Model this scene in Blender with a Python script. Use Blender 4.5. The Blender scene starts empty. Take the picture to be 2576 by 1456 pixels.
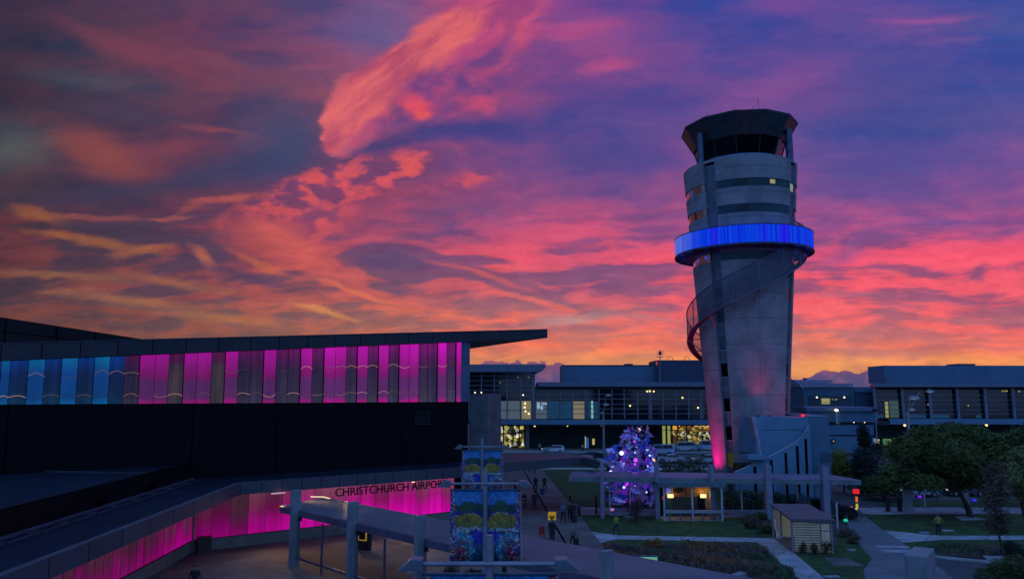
import bpy, bmesh, math, random
from mathutils import Vector, Matrix
random.seed(7)
S = bpy.context.scene
COL = S.collection
R = math.radians

# ------------------------------------------------------------------ camera
FPX, CX, HOR = 1850.0, 1288.0, 995.0          # survey of the photograph, in a 2576 x 1456 frame
TP = 0.1156                                   # tangent of the upward pitch
PP = math.atan(TP); PY = HOR - FPX*TP
CAMZ = 11.0
cam_d = bpy.data.cameras.new('camera')
cam = bpy.data.objects.new('camera', cam_d); COL.objects.link(cam)
cam.location = (0, 0, CAMZ); cam.rotation_euler = (math.pi/2 + PP, 0, 0)
cam_d.sensor_width = 36.0; cam_d.lens = 36.0*FPX/2576.0
cam_d.shift_y = (PY - 728.0)/2576.0
cam_d.clip_start = 0.2; cam_d.clip_end = 9000
S.camera = cam
S.view_settings.view_transform = 'Standard'; S.view_settings.look = 'None'
S.view_settings.exposure = 0.0; S.view_settings.gamma = 1.0
S.render.engine = 'CYCLES'
S.cycles.use_denoising = True
S.cycles.max_bounces = 6; S.cycles.transparent_max_bounces = 24
S.cycles.sample_clamp_indirect = 3.0
S.cycles.caustics_reflective = False; S.cycles.caustics_refractive = False

def ray(x, y):
    a = (x - CX)/FPX; b = (PY - y)/FPX
    return Vector((a, math.cos(PP) - b*math.sin(PP), math.sin(PP) + b*math.cos(PP)))
def G(x, y, z=0.0):                            # survey point on the level plane at height z
    d = ray(x, y); t = (z - CAMZ)/d.z
    return Vector((d.x*t, d.y*t, z))
def V(x, y, Y):                                # survey point at distance Y
    d = ray(x, y); t = Y/d.y
    return Vector((d.x*t, Y, CAMZ + d.z*t))
def ZT(x, y, p):                               # height over plan point p seen at row y
    return V(x, y, p[1]).z
def onplane(x, y, p0, n):
    d = ray(x, y); o = Vector((0, 0, CAMZ)); t = (p0 - o).dot(n)/d.dot(n)
    return o + d*t
# ------------------------------------------------------------------ world: sunset sky, clouds by direction
def lin(c):
    return tuple(((v/255.0)/12.92 if v/255.0 <= 0.04045 else (((v/255.0)+0.055)/1.055)**2.4) for v in c[:3])
W = bpy.data.worlds.new('World'); S.world = W; W.use_nodes = True
wt = W.node_tree; wt.nodes.clear()
class NT:
    def __init__(s, nt): s.nt = nt
    def n(s, t, **kw):
        o = s.nt.nodes.new(t)
        for k, v in kw.items(): setattr(o, k, v)
        return o
    def put(s, sock, v):
        if isinstance(v, bpy.types.NodeSocket): s.nt.links.new(v, sock)
        elif v is not None: sock.default_value = v
    def m(s, op, a, b=None, c=None, clamp=False):
        o = s.n('ShaderNodeMath', operation=op, use_clamp=clamp)
        s.put(o.inputs[0], a); s.put(o.inputs[1], b); s.put(o.inputs[2], c)
        return o.outputs[0]
    def mr(s, v, a, b, c=0.0, d=1.0, smooth=True):
        o = s.n('ShaderNodeMapRange', interpolation_type='SMOOTHSTEP' if smooth else 'LINEAR')
        for i, q in enumerate((v, a, b, c, d)): s.put(o.inputs[i], q)
        return o.outputs[0]
    def mix(s, f, a, b, op='MIX'):
        o = s.n('ShaderNodeMix', data_type='RGBA', blend_type=op)
        s.put(o.inputs[0], f)
        for i, q in ((6, a), (7, b)):
            s.put(o.inputs[i], q if isinstance(q, bpy.types.NodeSocket) else (*q[:3], 1.0))
        return o.outputs[2]
    def vm(s, op, a, b=None, sc=None):
        o = s.n('ShaderNodeVectorMath', operation=op)
        s.put(o.inputs[0], a); s.put(o.inputs[1], b)
        if sc is not None: s.put(o.inputs[3], sc)
        return o.outputs[0]
    def noise(s, v, scale, detail=4, rough=0.55, dist=0.0, out=0):
        o = s.n('ShaderNodeTexNoise'); s.put(o.inputs['Vector'], v)
        o.inputs['Scale'].default_value = scale; o.inputs['Detail'].default_value = detail
        o.inputs['Roughness'].default_value = rough; o.inputs['Distortion'].default_value = dist
        return o.outputs[out]
k = NT(wt)
tc = k.n('ShaderNodeTexCoord')
sep = k.n('ShaderNodeSeparateXYZ'); wt.links.new(tc.outputs['Generated'], sep.inputs[0])
sx, sy, sz = sep.outputs
fy = k.m('MAXIMUM', sy, 0.08); az = k.m('DIVIDE', sx, fy); el = k.m('DIVIDE', sz, fy)   # where the direction meets a far upright cloud wall to the west
cmb = k.n('ShaderNodeCombineXYZ'); k.put(cmb.inputs[0], az); k.put(cmb.inputs[1], el)
P0 = cmb.outputs[0]
def AE(x, y):
    d = ray(x, y); return d.x/d.y, d.z/d.y
# warped coordinates
Ps = k.vm('MULTIPLY', P0, (1.0, 2.1, 1.0))
w1 = k.vm('SUBTRACT', k.noise(Ps, 7.0, 2.2, 0.5, out=1), (0.5, 0.5, 0.5))
PW = k.vm('ADD', P0, k.vm('MULTIPLY', w1, (0.075, 0.03, 0.0)))
w2 = k.vm('SUBTRACT', k.noise(Ps, 24.0, 5, 0.62, out=1), (0.5, 0.5, 0.5))
PD = k.vm('ADD', P0, k.vm('MULTIPLY', w2, (0.026, 0.015, 0.0)))
PD = k.vm('ADD', PD, k.vm('MULTIPLY', w1, (0.035, 0.02, 0.0)))
# noises
tilt = k.n('ShaderNodeMapping', vector_type='TEXTURE'); k.put(tilt.inputs[0], PW); tilt.inputs['Rotation'].default_value = (0, 0, R(3))
streak = k.noise(k.vm('MULTIPLY', tilt.outputs[0], (1.0, 5.6, 1.0)), 8.0, 6, 0.54, 0.0)      # long level streaks
soft = k.noise(k.vm('MULTIPLY', PW, (1.0, 2.5, 1.0)), 4.6, 5, 0.56, 0.0)
puff = k.noise(k.vm('MULTIPLY', PD, (1.0, 1.7, 1.0)), 24.0, 4, 0.5, 0.0)        # small cells
rot = k.n('ShaderNodeMapping', vector_type='TEXTURE'); k.put(rot.inputs[0], PW); rot.inputs['Rotation'].default_value = (0, 0, R(38))
fib = k.noise(k.vm('MULTIPLY', rot.outputs[0], (0.9, 3.0, 1.0)), 11.0, 5, 0.55, 0.0)  # combed fibres in the big cloud
def shape(x, y, rx, ry, ang=0, edge=1.0, s=1.0, v=None, nz=None, kz=0.0):
    a, e = AE(x, y); a2, _ = AE(x + rx*0.2, y); _, e2 = AE(x, y - ry*0.2)
    mp = k.n('ShaderNodeMapping', vector_type='TEXTURE'); k.put(mp.inputs[0], v or PW)
    mp.inputs['Location'].default_value = (a, e, 0); mp.inputs['Rotation'].default_value = (0, 0, R(ang))
    mp.inputs['Scale'].default_value = (abs(a2 - a)*5, abs(e2 - e)*5, 1)
    g = k.n('ShaderNodeTexGradient', gradient_type='SPHERICAL'); k.put(g.inputs[0], mp.outputs[0])
    val = g.outputs[1]
    if nz is not None: val = k.m('MULTIPLY_ADD', k.m('MULTIPLY', k.m('SUBTRACT', nz, 0.5), k.m('MULTIPLY', val, 4.0, clamp=True)), kz*1.6, val)
    return k.mr(val, 0.0, edge, 0.0, s)
def lay(base, items, v=None, nz=None):
    for it in items:
        x, y, rx, ry, ang, c, s = it[:7]
        edge = it[7] if len(it) > 7 else 0.9
        kz = it[8] if len(it) > 8 else 0.0
        base = k.mix(shape(x, y, rx, ry, ang, edge, s, v, nz, kz), base, lin(c))
    return base
def ep(y): return max(0.0, AE(1288, y)[1]/0.6)
eln = k.m('DIVIDE', el, 0.6, clamp=True)
# mean colour of the clouds by direction: rows from high to low, columns from left (south) to right (north)
GX = [i*184 for i in range(15)]
GRID = {
 0: "32344c 3a4058 4e3e5c 5a4264 58486e 645482 be546e aa467d 78428c 5a4291 284ea0 6e4b96 504b9b 3c4b9b 2850a0",
 80: "3c3646 404656 623c54 7d3c58 5f4a70 605890 c85a70 af4b82 8c4b8c 554694 444898 504896 424a98 6e5096 1c549e",
 160: "343846 444a58 624258 7d4056 6e4c64 965476 d65a64 784482 964882 5f4892 484896 554a96 364c98 4e4e9b 3c4e9e",
 240: "30323e 424852 544856 684254 704c60 be5f5f a54b6c 784278 50448c 504691 694b91 6e4b91 3a4c96 2c4c98 32509e",
 320: "505658 5c424e 583e50 543c58 484462 b9585a 6e4678 464287 44468c 504a94 5f4b91 404c96 284a96 2e4e98 46509b",
 400: "4a5454 7a4648 80424e 543c56 3e4464 64426a 5f4478 524687 4a488c 644c92 784e91 5a5098 5a529c 68549e 70549c",
 480: "40484c 423a48 403a52 3e3c5a 643e5a a5485f a04869 6e4a82 6e4c8a 784e8c 824e8c 735296 76549b 78549b 765298",
 560: "5f3e3c 644642 4a3c54 6e4252 a54e58 964a64 734876 965080 be507a 8c4e87 964e8a 8c5291 8c5294 875296 805094",
 640: "403a46 785040 784e44 6e4650 b45852 824e64 aa5269 e15664 aa5278 e15670 dc5473 b45080 e15476 f55a70 eb5474",
 720: "5c4848 7c564a 6e4e4e 875450 965852 aa6454 825469 d76062 8c5878 d25870 e1586e eb586e eb5a6e e65c70 e15c70",
 800: "604a44 70524a 825c4a 8a5c4e aa7050 b26c52 c8745c f0765e c47d74 e1646c eb646c f0646a e66a72 f0626a e4646e",
 870: "6e5042 735248 705248 785848 96644c b97050 d77856 f07458 ee785c f07860 ea7a68 e0826e e47a6c f46c64 ee7068",
 920: "7a5a48 7a5a48 7a5a48 825e48 9a6a4c be7a52 dc8a58 f09658 f09a58 ee9a5c e89a62 e29a68 e69462 f28e5a ee905c",
 975: "6e5a5a 6e5a5a 6e5a5a 785e58 8c6a5a aa705a be785a d2825a d2825a d0805c cc7e60 c87e62 cc7c60 d0785a cc785c"}
hx = lambda h: tuple(int(h[i:i + 2], 16) for i in (0, 2, 4))
def mixc(a, b, f): return tuple(a[i] + (b[i] - a[i])*f for i in range(3))
def interp(x, pts):
    for (xa, ca), (xb, cb) in zip(pts, pts[1:]):
        if x <= xb: return mixc(ca, cb, max(0, (x - xa)/(xb - xa)))
    return pts[-1][1]
def toward(kind, x, y, c):
    fade = 0.56 + 0.44*min(1, x/1250)
    if kind == 'lit': t = interp(y, [(0, (200, 84, 138)), (400, (208, 82, 124)), (640, (250, 88, 116)), (760, (252, 98, 108)), (860, (250, 112, 102)), (910, (248, 160, 92)), (1000, (240, 160, 90))]); f = .42 if y > 500 else (.36 if x < 1300 else (.2 if y < 450 else .3))
    else: t = interp(y, [(0, (34, 66, 150)), (300, (50, 64, 140)), (500, (78, 66, 130)), (700, (98, 74, 124)), (850, (150, 104, 118)), (1000, (170, 110, 110))]); f = .6 if 560 < y < 830 else .4
    if x < 1000: g_ = sum(c)/3; c = mixc(c, (g_*.92, g_*.97, g_*1.08), (.46 if y < 560 else .3)*(1 - x/1000)); c = tuple(v*(.84 + .16*x/1000) for v in c)
    return mixc(c, tuple(v*fade for v in t), f)
a0_, a1_ = AE(0, 600)[0], AE(2576, 600)[0]
def gridfield(kind, vec):
    sp = k.n('ShaderNodeSeparateXYZ'); k.put(sp.inputs[0], vec)
    u = k.mr(sp.outputs[0], a0_, a1_, 0, 1, False); v = sp.outputs[1]; col = None; prev = None
    for y, row in GRID.items():
        cr = k.n('ShaderNodeValToRGB'); k.put(cr.inputs[0], u); cr.color_ramp.interpolation = 'B_SPLINE'; e = cr.color_ramp.elements
        cols = [hx(h) for h in row.split()]
        while len(e) < len(cols): e.new(.5)
        for i, (el_, c) in enumerate(zip(e, cols)):
            el_.position = (AE(GX[i], 600)[0] - a0_)/(a1_ - a0_); el_.color = (*lin(toward(kind, GX[i], y, c)), 1)
        ey = AE(1288, y)[1]
        col = cr.outputs[0] if col is None else k.mix(k.mr(v, prev, ey), col, cr.outputs[0]); prev = ey
    return col
shade, lit = gridfield('shade', PW), gridfield('lit', PW)
bias = k.m('ADD', 0.0, 0.0)
def bump(b, items):
    for x, y, rx, ry, ang, s in items: b = k.m('ADD', b, shape(x, y, rx, ry, ang, 1.0, s))
    return b
bias = bump(bias, [
    (1000, 652, 200, 56, -4, -0.75), (1250, 715, 330, 32, -14, -0.24), (1450, 690, 240, 26, 4, -0.2),
    (2380, 640, 420, 40, 6, 0.2), (1280, 632, 220, 40, -10, 0.26), (1640, 640, 220, 30, 4, 0.2), (1390, 585, 260, 26, 0, 0.22),
    (760, 620, 260, 90, -22, 0.18), (350, 590, 330, 30, -12, -0.2), (900, 720, 240, 30, -15, 0.2),
    (280, 395, 260, 70, -28, 0.2), (430, 150, 330, 90, -20, 0.16), (1450, 80, 200, 34, 8, 0.22), (1540, 165, 120, 26, 8, 0.2), (1950, 215, 220, 60, 15, 0.16), (2330, 48, 180, 20, 2, 0.3)])
up = k.mr(eln, ep(620), ep(460))
nlow = k.m('ADD', k.m('MULTIPLY', streak, 0.82), k.m('MULTIPLY', puff, 0.18))
nup = k.m('ADD', k.m('MULTIPLY', soft, 0.66), k.m('ADD', k.m('MULTIPLY', streak, 0.2), k.m('MULTIPLY', puff, 0.14)))
nmix = k.m('ADD', k.m('MULTIPLY', nlow, k.m('SUBTRACT', 1.0, up)), k.m('MULTIPLY', nup, up))
wid = k.mr(eln, ep(700), ep(420), 0.075, 0.15)
den = k.mr(k.m('ADD', nmix, bias), k.m('SUBTRACT', 0.5, wid), k.m('ADD', 0.5, wid))
sky = k.mix(den, shade, lit)
# clear glow just over the horizon
sky = k.mix(k.mr(el, AE(1288, 925)[1], AE(1288, 890)[1], 0.3, 0.0), sky, lin((232, 146, 88)))
# the large combed cloud: a bright fibrous rim on its left, a mottled body
def big(x, y, rx, ry, ang, c, s, edge, kz, nz, v=None):
    global sky
    sky = k.mix(shape(x, y, rx, ry, ang, edge, s, v or PD, nz, kz), sky, c if isinstance(c, bpy.types.NodeSocket) else lin(c))
body = k.mix(k.mr(k.m('ADD', k.m('MULTIPLY', fib, 0.55), k.m('MULTIPLY', puff, 0.45)), 0.36, 0.68), lin((88, 62, 130)), lin((176, 74, 118)))
rim = k.mix(k.mr(fib, 0.34, 0.66), lin((176, 76, 106)), lin((222, 104, 108)))
rim2 = k.mix(k.mr(fib, 0.34, 0.66), lin((150, 66, 122)), lin((206, 84, 118)))
big(330, 130, 330, 46, -22, (128, 64, 84), 0.55, 1.0, 0.5, soft)
big(640, 190, 300, 40, -16, (132, 72, 92), 0.5, 1.0, 0.5, soft)
big(250, 390, 240, 70, -30, (142, 74, 72), 0.7, 1.0, 0.5, soft)
big(430, 385, 150, 40, 10, (138, 68, 78), 0.5, 1.0, 0.5, soft)
big(560, 330, 150, 16, -10, (150, 74, 82), 0.6, 1.0, 0.4, puff)
big(330, 290, 260, 30, -8, (70, 64, 90), 0.5, 1.0, 0.4, soft)
big(300, 480, 400, 40, 6, (58, 56, 84), 0.8, 1.0, 0.4, soft)
big(30, 370, 170, 90, 0, (82, 94, 94), 0.6, 1.0, 0.4, soft)
big(240, 205, 260, 40, -8, (66, 78, 94), 0.5, 1.0, 0.4, soft)
big(1450, 75, 170, 30, 12, (172, 76, 132), 0.8, 0.9, 0.6, puff)
big(1530, 168, 100, 22, 12, (176, 78, 132), 0.8, 0.9, 0.6, puff)
big(1950, 220, 260, 70, 24, (128, 78, 148), 0.6, 1.0, 0.5, soft)
big(2330, 50, 170, 13, 0, (150, 80, 148), 0.8, 1.0, 0.5, puff)
big(2400, 105, 160, 14, 6, (112, 80, 152), 0.6, 1.0, 0.6, puff)
big(1960, 18, 220, 40, 0, (122, 74, 150), 0.6, 1.0, 0.4, soft)
big(700, 330, 190, 120, 10, (66, 72, 108), 0.6, 0.9, 0.2, soft)
big(690, 420, 190, 70, 12, (54, 66, 106), 0.8, 0.9, 0.2, puff)
big(960, 70, 180, 110, 30, (98, 90, 142), 0.6, 0.9, 0.2, soft)
big(1165, 190, 360, 150, 38, body, 0.85, 0.85, 0.4, fib)
big(1235, 20, 250, 150, 48, rim2, 0.9, 0.7, 0.4, fib)
big(1025, 165, 290, 80, 39, rim, 1.0, 0.4, 0.22, fib)
big(900, 275, 140, 88, 58, rim, 1.0, 0.3, 0.2, fib)
big(852, 325, 56, 74, 0, rim, 1.0, 0.22, 0.15, fib)
big(1065, 215, 120, 46, 35, body, 0.8, 0.7, 0.5, puff)
big(930, 330, 110, 30, 28, body, 0.8, 0.8, 0.5, fib)
big(1040, 265, 66, 46, -15, (226, 78, 96), 0.9, 0.9, 0.6, puff)
big(1060, 292, 30, 22, 0, (226, 86, 90), 0.9, 0.8, 0.5, puff)
big(1210, 255, 80, 30, 10, (190, 74, 112), 0.8, 0.8, 0.7, puff)
big(1200, 120, 110, 34, 30, (176, 72, 124), 0.7, 0.8, 0.5, puff)
big(1010, 350, 230, 30, 14, (66, 62, 116), 0.9, 0.8, 0.3, soft)
big(1180, 325, 220, 40, 6, (62, 64, 132), 0.85, 0.8, 0.3, soft)
# speckled pink fleece along the line running down to the left
fle = k.mix(k.mr(puff, 0.45, 0.6), lin((116, 64, 106)), lin((218, 86, 92)))
big(930, 440, 300, 62, 18, fle, 0.75, 1.0, 0.55, puff)
big(1030, 420, 110, 34, 16, fle, 0.8, 1.0, 0.55, puff)
big(1170, 455, 120, 30, 14, fle, 0.6, 1.0, 0.55, puff)
big(770, 455, 200, 34, 26, fle, 0.75, 1.0, 0.55, puff)
big(800, 560, 150, 60, -30, fle, 0.45, 1.0, 0.55, puff)
big(880, 475, 330, 100, 24, fle, 0.5, 1.0, 0.5, puff)
big(700, 500, 200, 50, 22, fle, 0.55, 1.0, 0.5, puff)
big(560, 425, 260, 46, 14, (54, 62, 98), 0.75, 1.0, 0.3, soft)
big(730, 360, 90, 90, 30, (58, 72, 110), 0.6, 1.0, 0.3, soft)
# thin bright edges low on the left
big(590, 498, 160, 17, 4, (196, 92, 82), 0.62, 1.0, 0.75, puff)
big(480, 520, 70, 12, 24, (150, 76, 82), 0.7, 0.9, 0.5, puff)
big(280, 545, 230, 12, -4, (150, 82, 80), 0.62, 1.0, 0.75, puff)
big(440, 547, 100, 10, 5, (168, 88, 84), 0.62, 1.0, 0.75, puff)
big(100, 535, 110, 26, -14, (142, 84, 60), 0.85, 0.9, 0.5, puff)
big(300, 562, 200, 13, -3, (70, 56, 80), 0.85, 0.9, 0.4, puff)
big(120, 582, 100, 17, -10, (146, 90, 58), 0.62, 1.0, 0.75, puff)
big(250, 606, 210, 22, -13, (166, 100, 60), 0.62, 1.0, 0.75, puff)
big(350, 634, 110, 18, 8, (160, 94, 68), 0.85, 0.9, 0.4, puff)
big(430, 575, 210, 18, -12, (74, 58, 82), 0.6, 0.9, 0.4, puff)
big(505, 645, 60, 22, -32, (172, 96, 76), 0.85, 0.8, 0.5, puff)
big(660, 665, 110, 16, -24, (186, 94, 78), 0.85, 0.8, 0.4, puff)
big(620, 690, 190, 18, -14, (88, 62, 92), 0.8, 0.9, 0.5, puff)
big(800, 700, 100, 12, -10, (92, 64, 94), 0.7, 0.9, 0.5, puff)
big(720, 600, 120, 34, -25, (204, 94, 86), 0.6, 0.9, 0.6, streak)
big(300, 700, 220, 14, -8, (92, 70, 82), 0.6, 0.9, 0.4, streak)
big(1000, 655, 130, 34, -4, (92, 72, 112), 0.7, 0.7, 0.3, streak)
big(830, 790, 130, 16, -18, (216, 140, 84), 0.7, 0.9, 0.5, streak)
big(900, 735, 200, 12, -18, (222, 112, 84), 0.7, 0.9, 0.5, streak)
big(1440, 800, 150, 22, 8, (172, 148, 150), 0.6, 1.0, 0.5, streak)
for x, y, rx, ry, an, c, s_ in ((2200, 742, 240, 14, 3, (160, 96, 124), .7), (2450, 806, 220, 14, -2, (172, 108, 118), .7), (1650, 722, 230, 14, 4, (158, 92, 122), .7), (1560, 690, 160, 12, 6, (146, 88, 124), .7), (2120, 640, 120, 40, 30, (134, 82, 140), .6), (2330, 575, 260, 14, 3, (140, 82, 140), .6),
        (1980, 836, 200, 10, 2, (176, 116, 120), .7), (2400, 862, 240, 9, 0, (186, 112, 108), .7), (1500, 850, 240, 10, 2, (182, 116, 112), .7), (2230, 690, 160, 12, -8, (250, 100, 112), .6), (1350, 760, 180, 12, -14, (250, 112, 92), .6), (1620, 800, 200, 12, -6, (180, 116, 124), .7), (1700, 640, 200, 12, 6, (250, 94, 112), .6), (2480, 660, 220, 14, 4, (255, 96, 116), .6), (1200, 690, 200, 12, -18, (228, 96, 92), .6)):
    big(x, y, rx, ry, an, c, s_, 1.0, 0.6, streak)
big(760, 640, 240, 80, -28, (208, 94, 88), 0.6, 1.0, 0.7, streak)
big(640, 590, 150, 50, -10, (176, 82, 84), 0.5, 1.0, 0.8, puff)
big(300, 752, 320, 24, -6, (160, 102, 76), 0.75, 1.0, 0.6, streak)
big(560, 800, 260, 22, -8, (168, 108, 78), 0.75, 1.0, 0.6, streak)
big(140, 690, 240, 18, -4, (140, 94, 70), 0.7, 1.0, 0.6, streak)
big(460, 710, 220, 20, -10, (156, 98, 76), 0.6, 1.0, 0.7, streak)
big(420, 775, 300, 12, -4, (96, 76, 84), 0.6, 1.0, 0.5, streak)
# fine relief in the cloud sheets
rl = k.noise(k.vm('MULTIPLY', PD, (1.0, 3.0, 1.0)), 30.0, 5, 0.62, 0.0)
rl2 = k.noise(k.vm('MULTIPLY', PW, (1.0, 4.0, 1.0)), 13.0, 5, 0.6, 0.0)
sky = k.mix(k.mr(eln, ep(660), ep(430), 0.6, 0.28), sky, k.mix(k.mr(k.m('ADD', k.m('MULTIPLY', rl, 0.5), k.m('MULTIPLY', rl2, 0.5)), 0.36, 0.64), (0.78, 0.80, 0.88), (1.2, 1.16, 1.1)), 'MULTIPLY')
# cumulus banks far off on the horizon
bank = k.noise(k.vm('MULTIPLY', P0, (1.0, 1.3, 1.0)), 46.0, 4, 0.5)
def bankm(x0, x1, y0, amp):
    a0, e0 = AE(x0, y0); a1, e1 = AE(x1, y0)
    env = k.m('MULTIPLY', k.mr(az, a0, a0 + (a1 - a0)*0.25), k.mr(az, a1, a1 - (a1 - a0)*0.22))
    top = k.m('ADD', AE(1288, 975)[1], k.m('MULTIPLY', env, k.m('MULTIPLY_ADD', k.m('SUBTRACT', bank, 0.5), amp, e0 - AE(x0, 975)[1])))
    return k.mr(k.m('SUBTRACT', top, el), -0.0004, 0.0012)
bcol = k.mix(k.mr(el, AE(1288, 960)[1], AE(1288, 912)[1]), lin((86, 76, 122)), lin((118, 78, 114)))
bcol = k.mix(k.mr(bank, 0.45, 0.65, 0.0, 0.18), bcol, lin((196, 116, 118)))
sky = k.mix(bankm(1130, 1480, 911, 0.03), sky, bcol)
sky = k.mix(bankm(1950, 2480, 933, 0.018), sky, bcol)
# overhead and behind, out of view: blue sky brightened as fill light; below the horizon: dark
back = k.m('MAXIMUM', k.mr(sy, 0.35, -0.25), k.mr(sz, 0.62, 0.85))
sky = k.mix(back, sky, k.mix(eln, (0.27, 0.40, 0.74), (0.15, 0.38, 0.98)))
sky = k.mix(k.mr(sz, -0.002, -0.05), sky, lin((30, 32, 52)))
nish = k.n('ShaderNodeTexSky', sky_type='NISHITA'); nish.sun_disc = False
nish.sun_elevation = R(0.5); nish.sun_rotation = R(-8)
sky = k.mix(1.0, sky, k.mix(1.0, nish.outputs[0], (0.0015, 0.0015, 0.0015), 'MULTIPLY'), 'ADD')
bg = k.n('ShaderNodeBackground'); k.put(bg.inputs[0], sky); bg.inputs[1].default_value = 1.0
wo = k.n('ShaderNodeOutputWorld'); wt.links.new(bg.outputs[0], wo.inputs[0])
W.cycles.sampling_method = 'MANUAL'; W.cycles.sample_map_resolution = 512
# ------------------------------------------------------------------ materials
MT = {}
def mat(name, col, rough=0.65, metal=0.0, var=0.25, vs=1.2, bump=0.0, bs=8.0, emit=None, es=1.0, stretch=None, spec=None, alpha=None, trans=None):
    """col linear; var = patchy wear, bump = small relief"""
    if name in MT: return MT[name]
    m = bpy.data.materials.new(name); m.use_nodes = True; nt = m.node_tree; q = NT(nt)
    b = nt.nodes['Principled BSDF']; out = nt.nodes['Material Output']
    tc = q.n('ShaderNodeTexCoord'); v = tc.outputs['Object']
    if stretch: v = q.vm('MULTIPLY', v, stretch)
    n1 = q.noise(v, vs, 6, 0.62)
    c = q.mix(q.mr(n1, 0.3, 0.7), tuple(x*(1 - var) for x in col), tuple(min(1, x*(1 + var)) for x in col))
    q.put(b.inputs['Base Color'], c); b.inputs['Roughness'].default_value = rough; b.inputs['Metallic'].default_value = metal
    if spec is not None: b.inputs['Specular IOR Level'].default_value = spec
    if bump:
        bp = q.n('ShaderNodeBump'); bp.inputs['Strength'].default_value = bump; bp.inputs['Distance'].default_value = 0.03
        q.put(bp.inputs['Height'], q.noise(v, bs, 5, 0.6)); q.put(b.inputs['Normal'], bp.outputs[0])
    if emit:
        b.inputs['Emission Color'].default_value = (*emit, 1); b.inputs['Emission Strength'].default_value = es
    if trans is not None:
        t = q.n('ShaderNodeBsdfTransparent'); mx = q.n('ShaderNodeMixShader'); mx.inputs[0].default_value = trans
        nt.links.new(b.outputs[0], mx.inputs[1]); nt.links.new(t.outputs[0], mx.inputs[2]); nt.links.new(mx.outputs[0], out.inputs[0])
    m['k'] = 1; MT[name] = m; return m
def nodes_of(m): return NT(m.node_tree), m.node_tree.nodes['Principled BSDF'], next(n for n in m.node_tree.nodes if n.type == 'TEX_COORD')
def ribbed(name, col, pitch, axis=2, depth=0.5, rough=0.6, dark=0.35):
    m = mat(name, col, rough); q, b, tc = nodes_of(m)
    sp = q.n('ShaderNodeSeparateXYZ'); q.put(sp.inputs[0], tc.outputs['Object'])
    w = q.m('PINGPONG', sp.outputs[axis], pitch/2); h = q.m('DIVIDE', w, pitch/2)
    old = b.inputs['Base Color'].links[0].from_socket
    q.put(b.inputs['Base Color'], q.mix(q.mr(h, 0.05, 0.3, 1 - dark, 0.0), old, tuple(c*0.3 for c in col)))
    bp = q.n('ShaderNodeBump'); bp.inputs['Strength'].default_value = depth; bp.inputs['Distance'].default_value = pitch*0.3
    q.put(bp.inputs['Height'], q.mr(h, 0.0, 0.5)); q.put(b.inputs['Normal'], bp.outputs[0])
    return m
def glow(name, stops, z0, z1, s=1.0, nz=0.25, ns=1.5, stretch=(1, 1, 1), rough=0.15, fold=0, famp=.25):
    """a back-lit panel: its brightness spread by height is painted into the emission colour"""
    if name in MT: return MT[name]
    m = mat(name, (0.03, 0.02, 0.03), rough); q, b, tc = nodes_of(m)
    sp = q.n('ShaderNodeSeparateXYZ'); q.put(sp.inputs[0], tc.outputs['Object'])
    n = q.noise(q.vm('MULTIPLY', tc.outputs['Object'], stretch), ns, 3, 0.5)
    t = q.m('ADD', q.mr(sp.outputs[2], z0, z1, 0, 1, False), q.m('MULTIPLY', q.m('SUBTRACT', n, 0.5), nz))
    cr = q.n('ShaderNodeValToRGB'); q.put(cr.inputs[0], t); e = cr.color_ramp.elements
    while len(e) < len(stops): e.new(0.5)
    for el_, (p, c) in zip(e, stops): el_.position = p; el_.color = (*lin(c), 1)
    col = cr.outputs[0]
    if fold:                                   # soft upright folds, drawn as dimmer and brighter streaks
        fn = q.noise(q.vm('MULTIPLY', tc.outputs['Object'], (1, 1, .05)), fold, 4, .55); fm = q.noise(tc.outputs['Object'], .9, 3, .5)
        col = q.mix(1.0, col, q.mix(q.mr(q.m('ADD', q.m('MULTIPLY', fn, .75), q.m('MULTIPLY', fm, .25)), .36, .64), (1 - famp,)*3, (1 + famp*.45,)*3), 'MULTIPLY')
    b.inputs['Specular IOR Level'].default_value = .22
    q.put(b.inputs['Emission Color'], col); b.inputs['Emission Strength'].default_value = s
    return m
def lamp_mat(name, c, s): return mat(name, (0.04, 0.04, 0.04), 0.5, emit=lin(c), es=s)

concrete = mat('pale_concrete', (0.27, 0.26, 0.265), 0.8, var=0.22, vs=0.5, bump=0.15)
concrete_dark = mat('grey_concrete', (0.13, 0.125, 0.13), 0.8, var=0.3, vs=0.7, bump=0.15)
steel = mat('grey_painted_steel', (0.2, 0.2, 0.22), 0.45, 0.3, var=0.12)
steel_dark = mat('dark_steel', (0.03, 0.03, 0.04), 0.5, 0.3)
white_paint = mat('pale_paint', (0.42, 0.41, 0.43), 0.5, var=0.1)
black = mat('black_paint', (0.006, 0.006, 0.008), 0.5)
dark_glass = mat('dark_glass', (0.004, 0.008, 0.014), 0.08, var=0.3, vs=0.4, spec=0.5)
black_glass = mat('black_glass', (0.002, 0.002, 0.003), 0.12, spec=0.3)
clear_glass = mat('clear_glass', (0.02, 0.025, 0.03), 0.05, trans=0.86)
rubber = mat('tyre_rubber', (0.012, 0.012, 0.012), 0.8)
warm_lamp = lamp_mat('warm_lamp', (255, 214, 140), 2.4)
white_lamp = lamp_mat('white_lamp', (255, 240, 205), 2.0)
skin_m = mat('skin', (0.32, 0.17, 0.11), 0.55, var=0.08)
hair_m = mat('dark_hair', (0.012, 0.008, 0.006), 0.6)
bark = mat('bark', (0.05, 0.035, 0.025), 0.9, var=0.4, vs=5, bump=0.5, bs=20)

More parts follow.
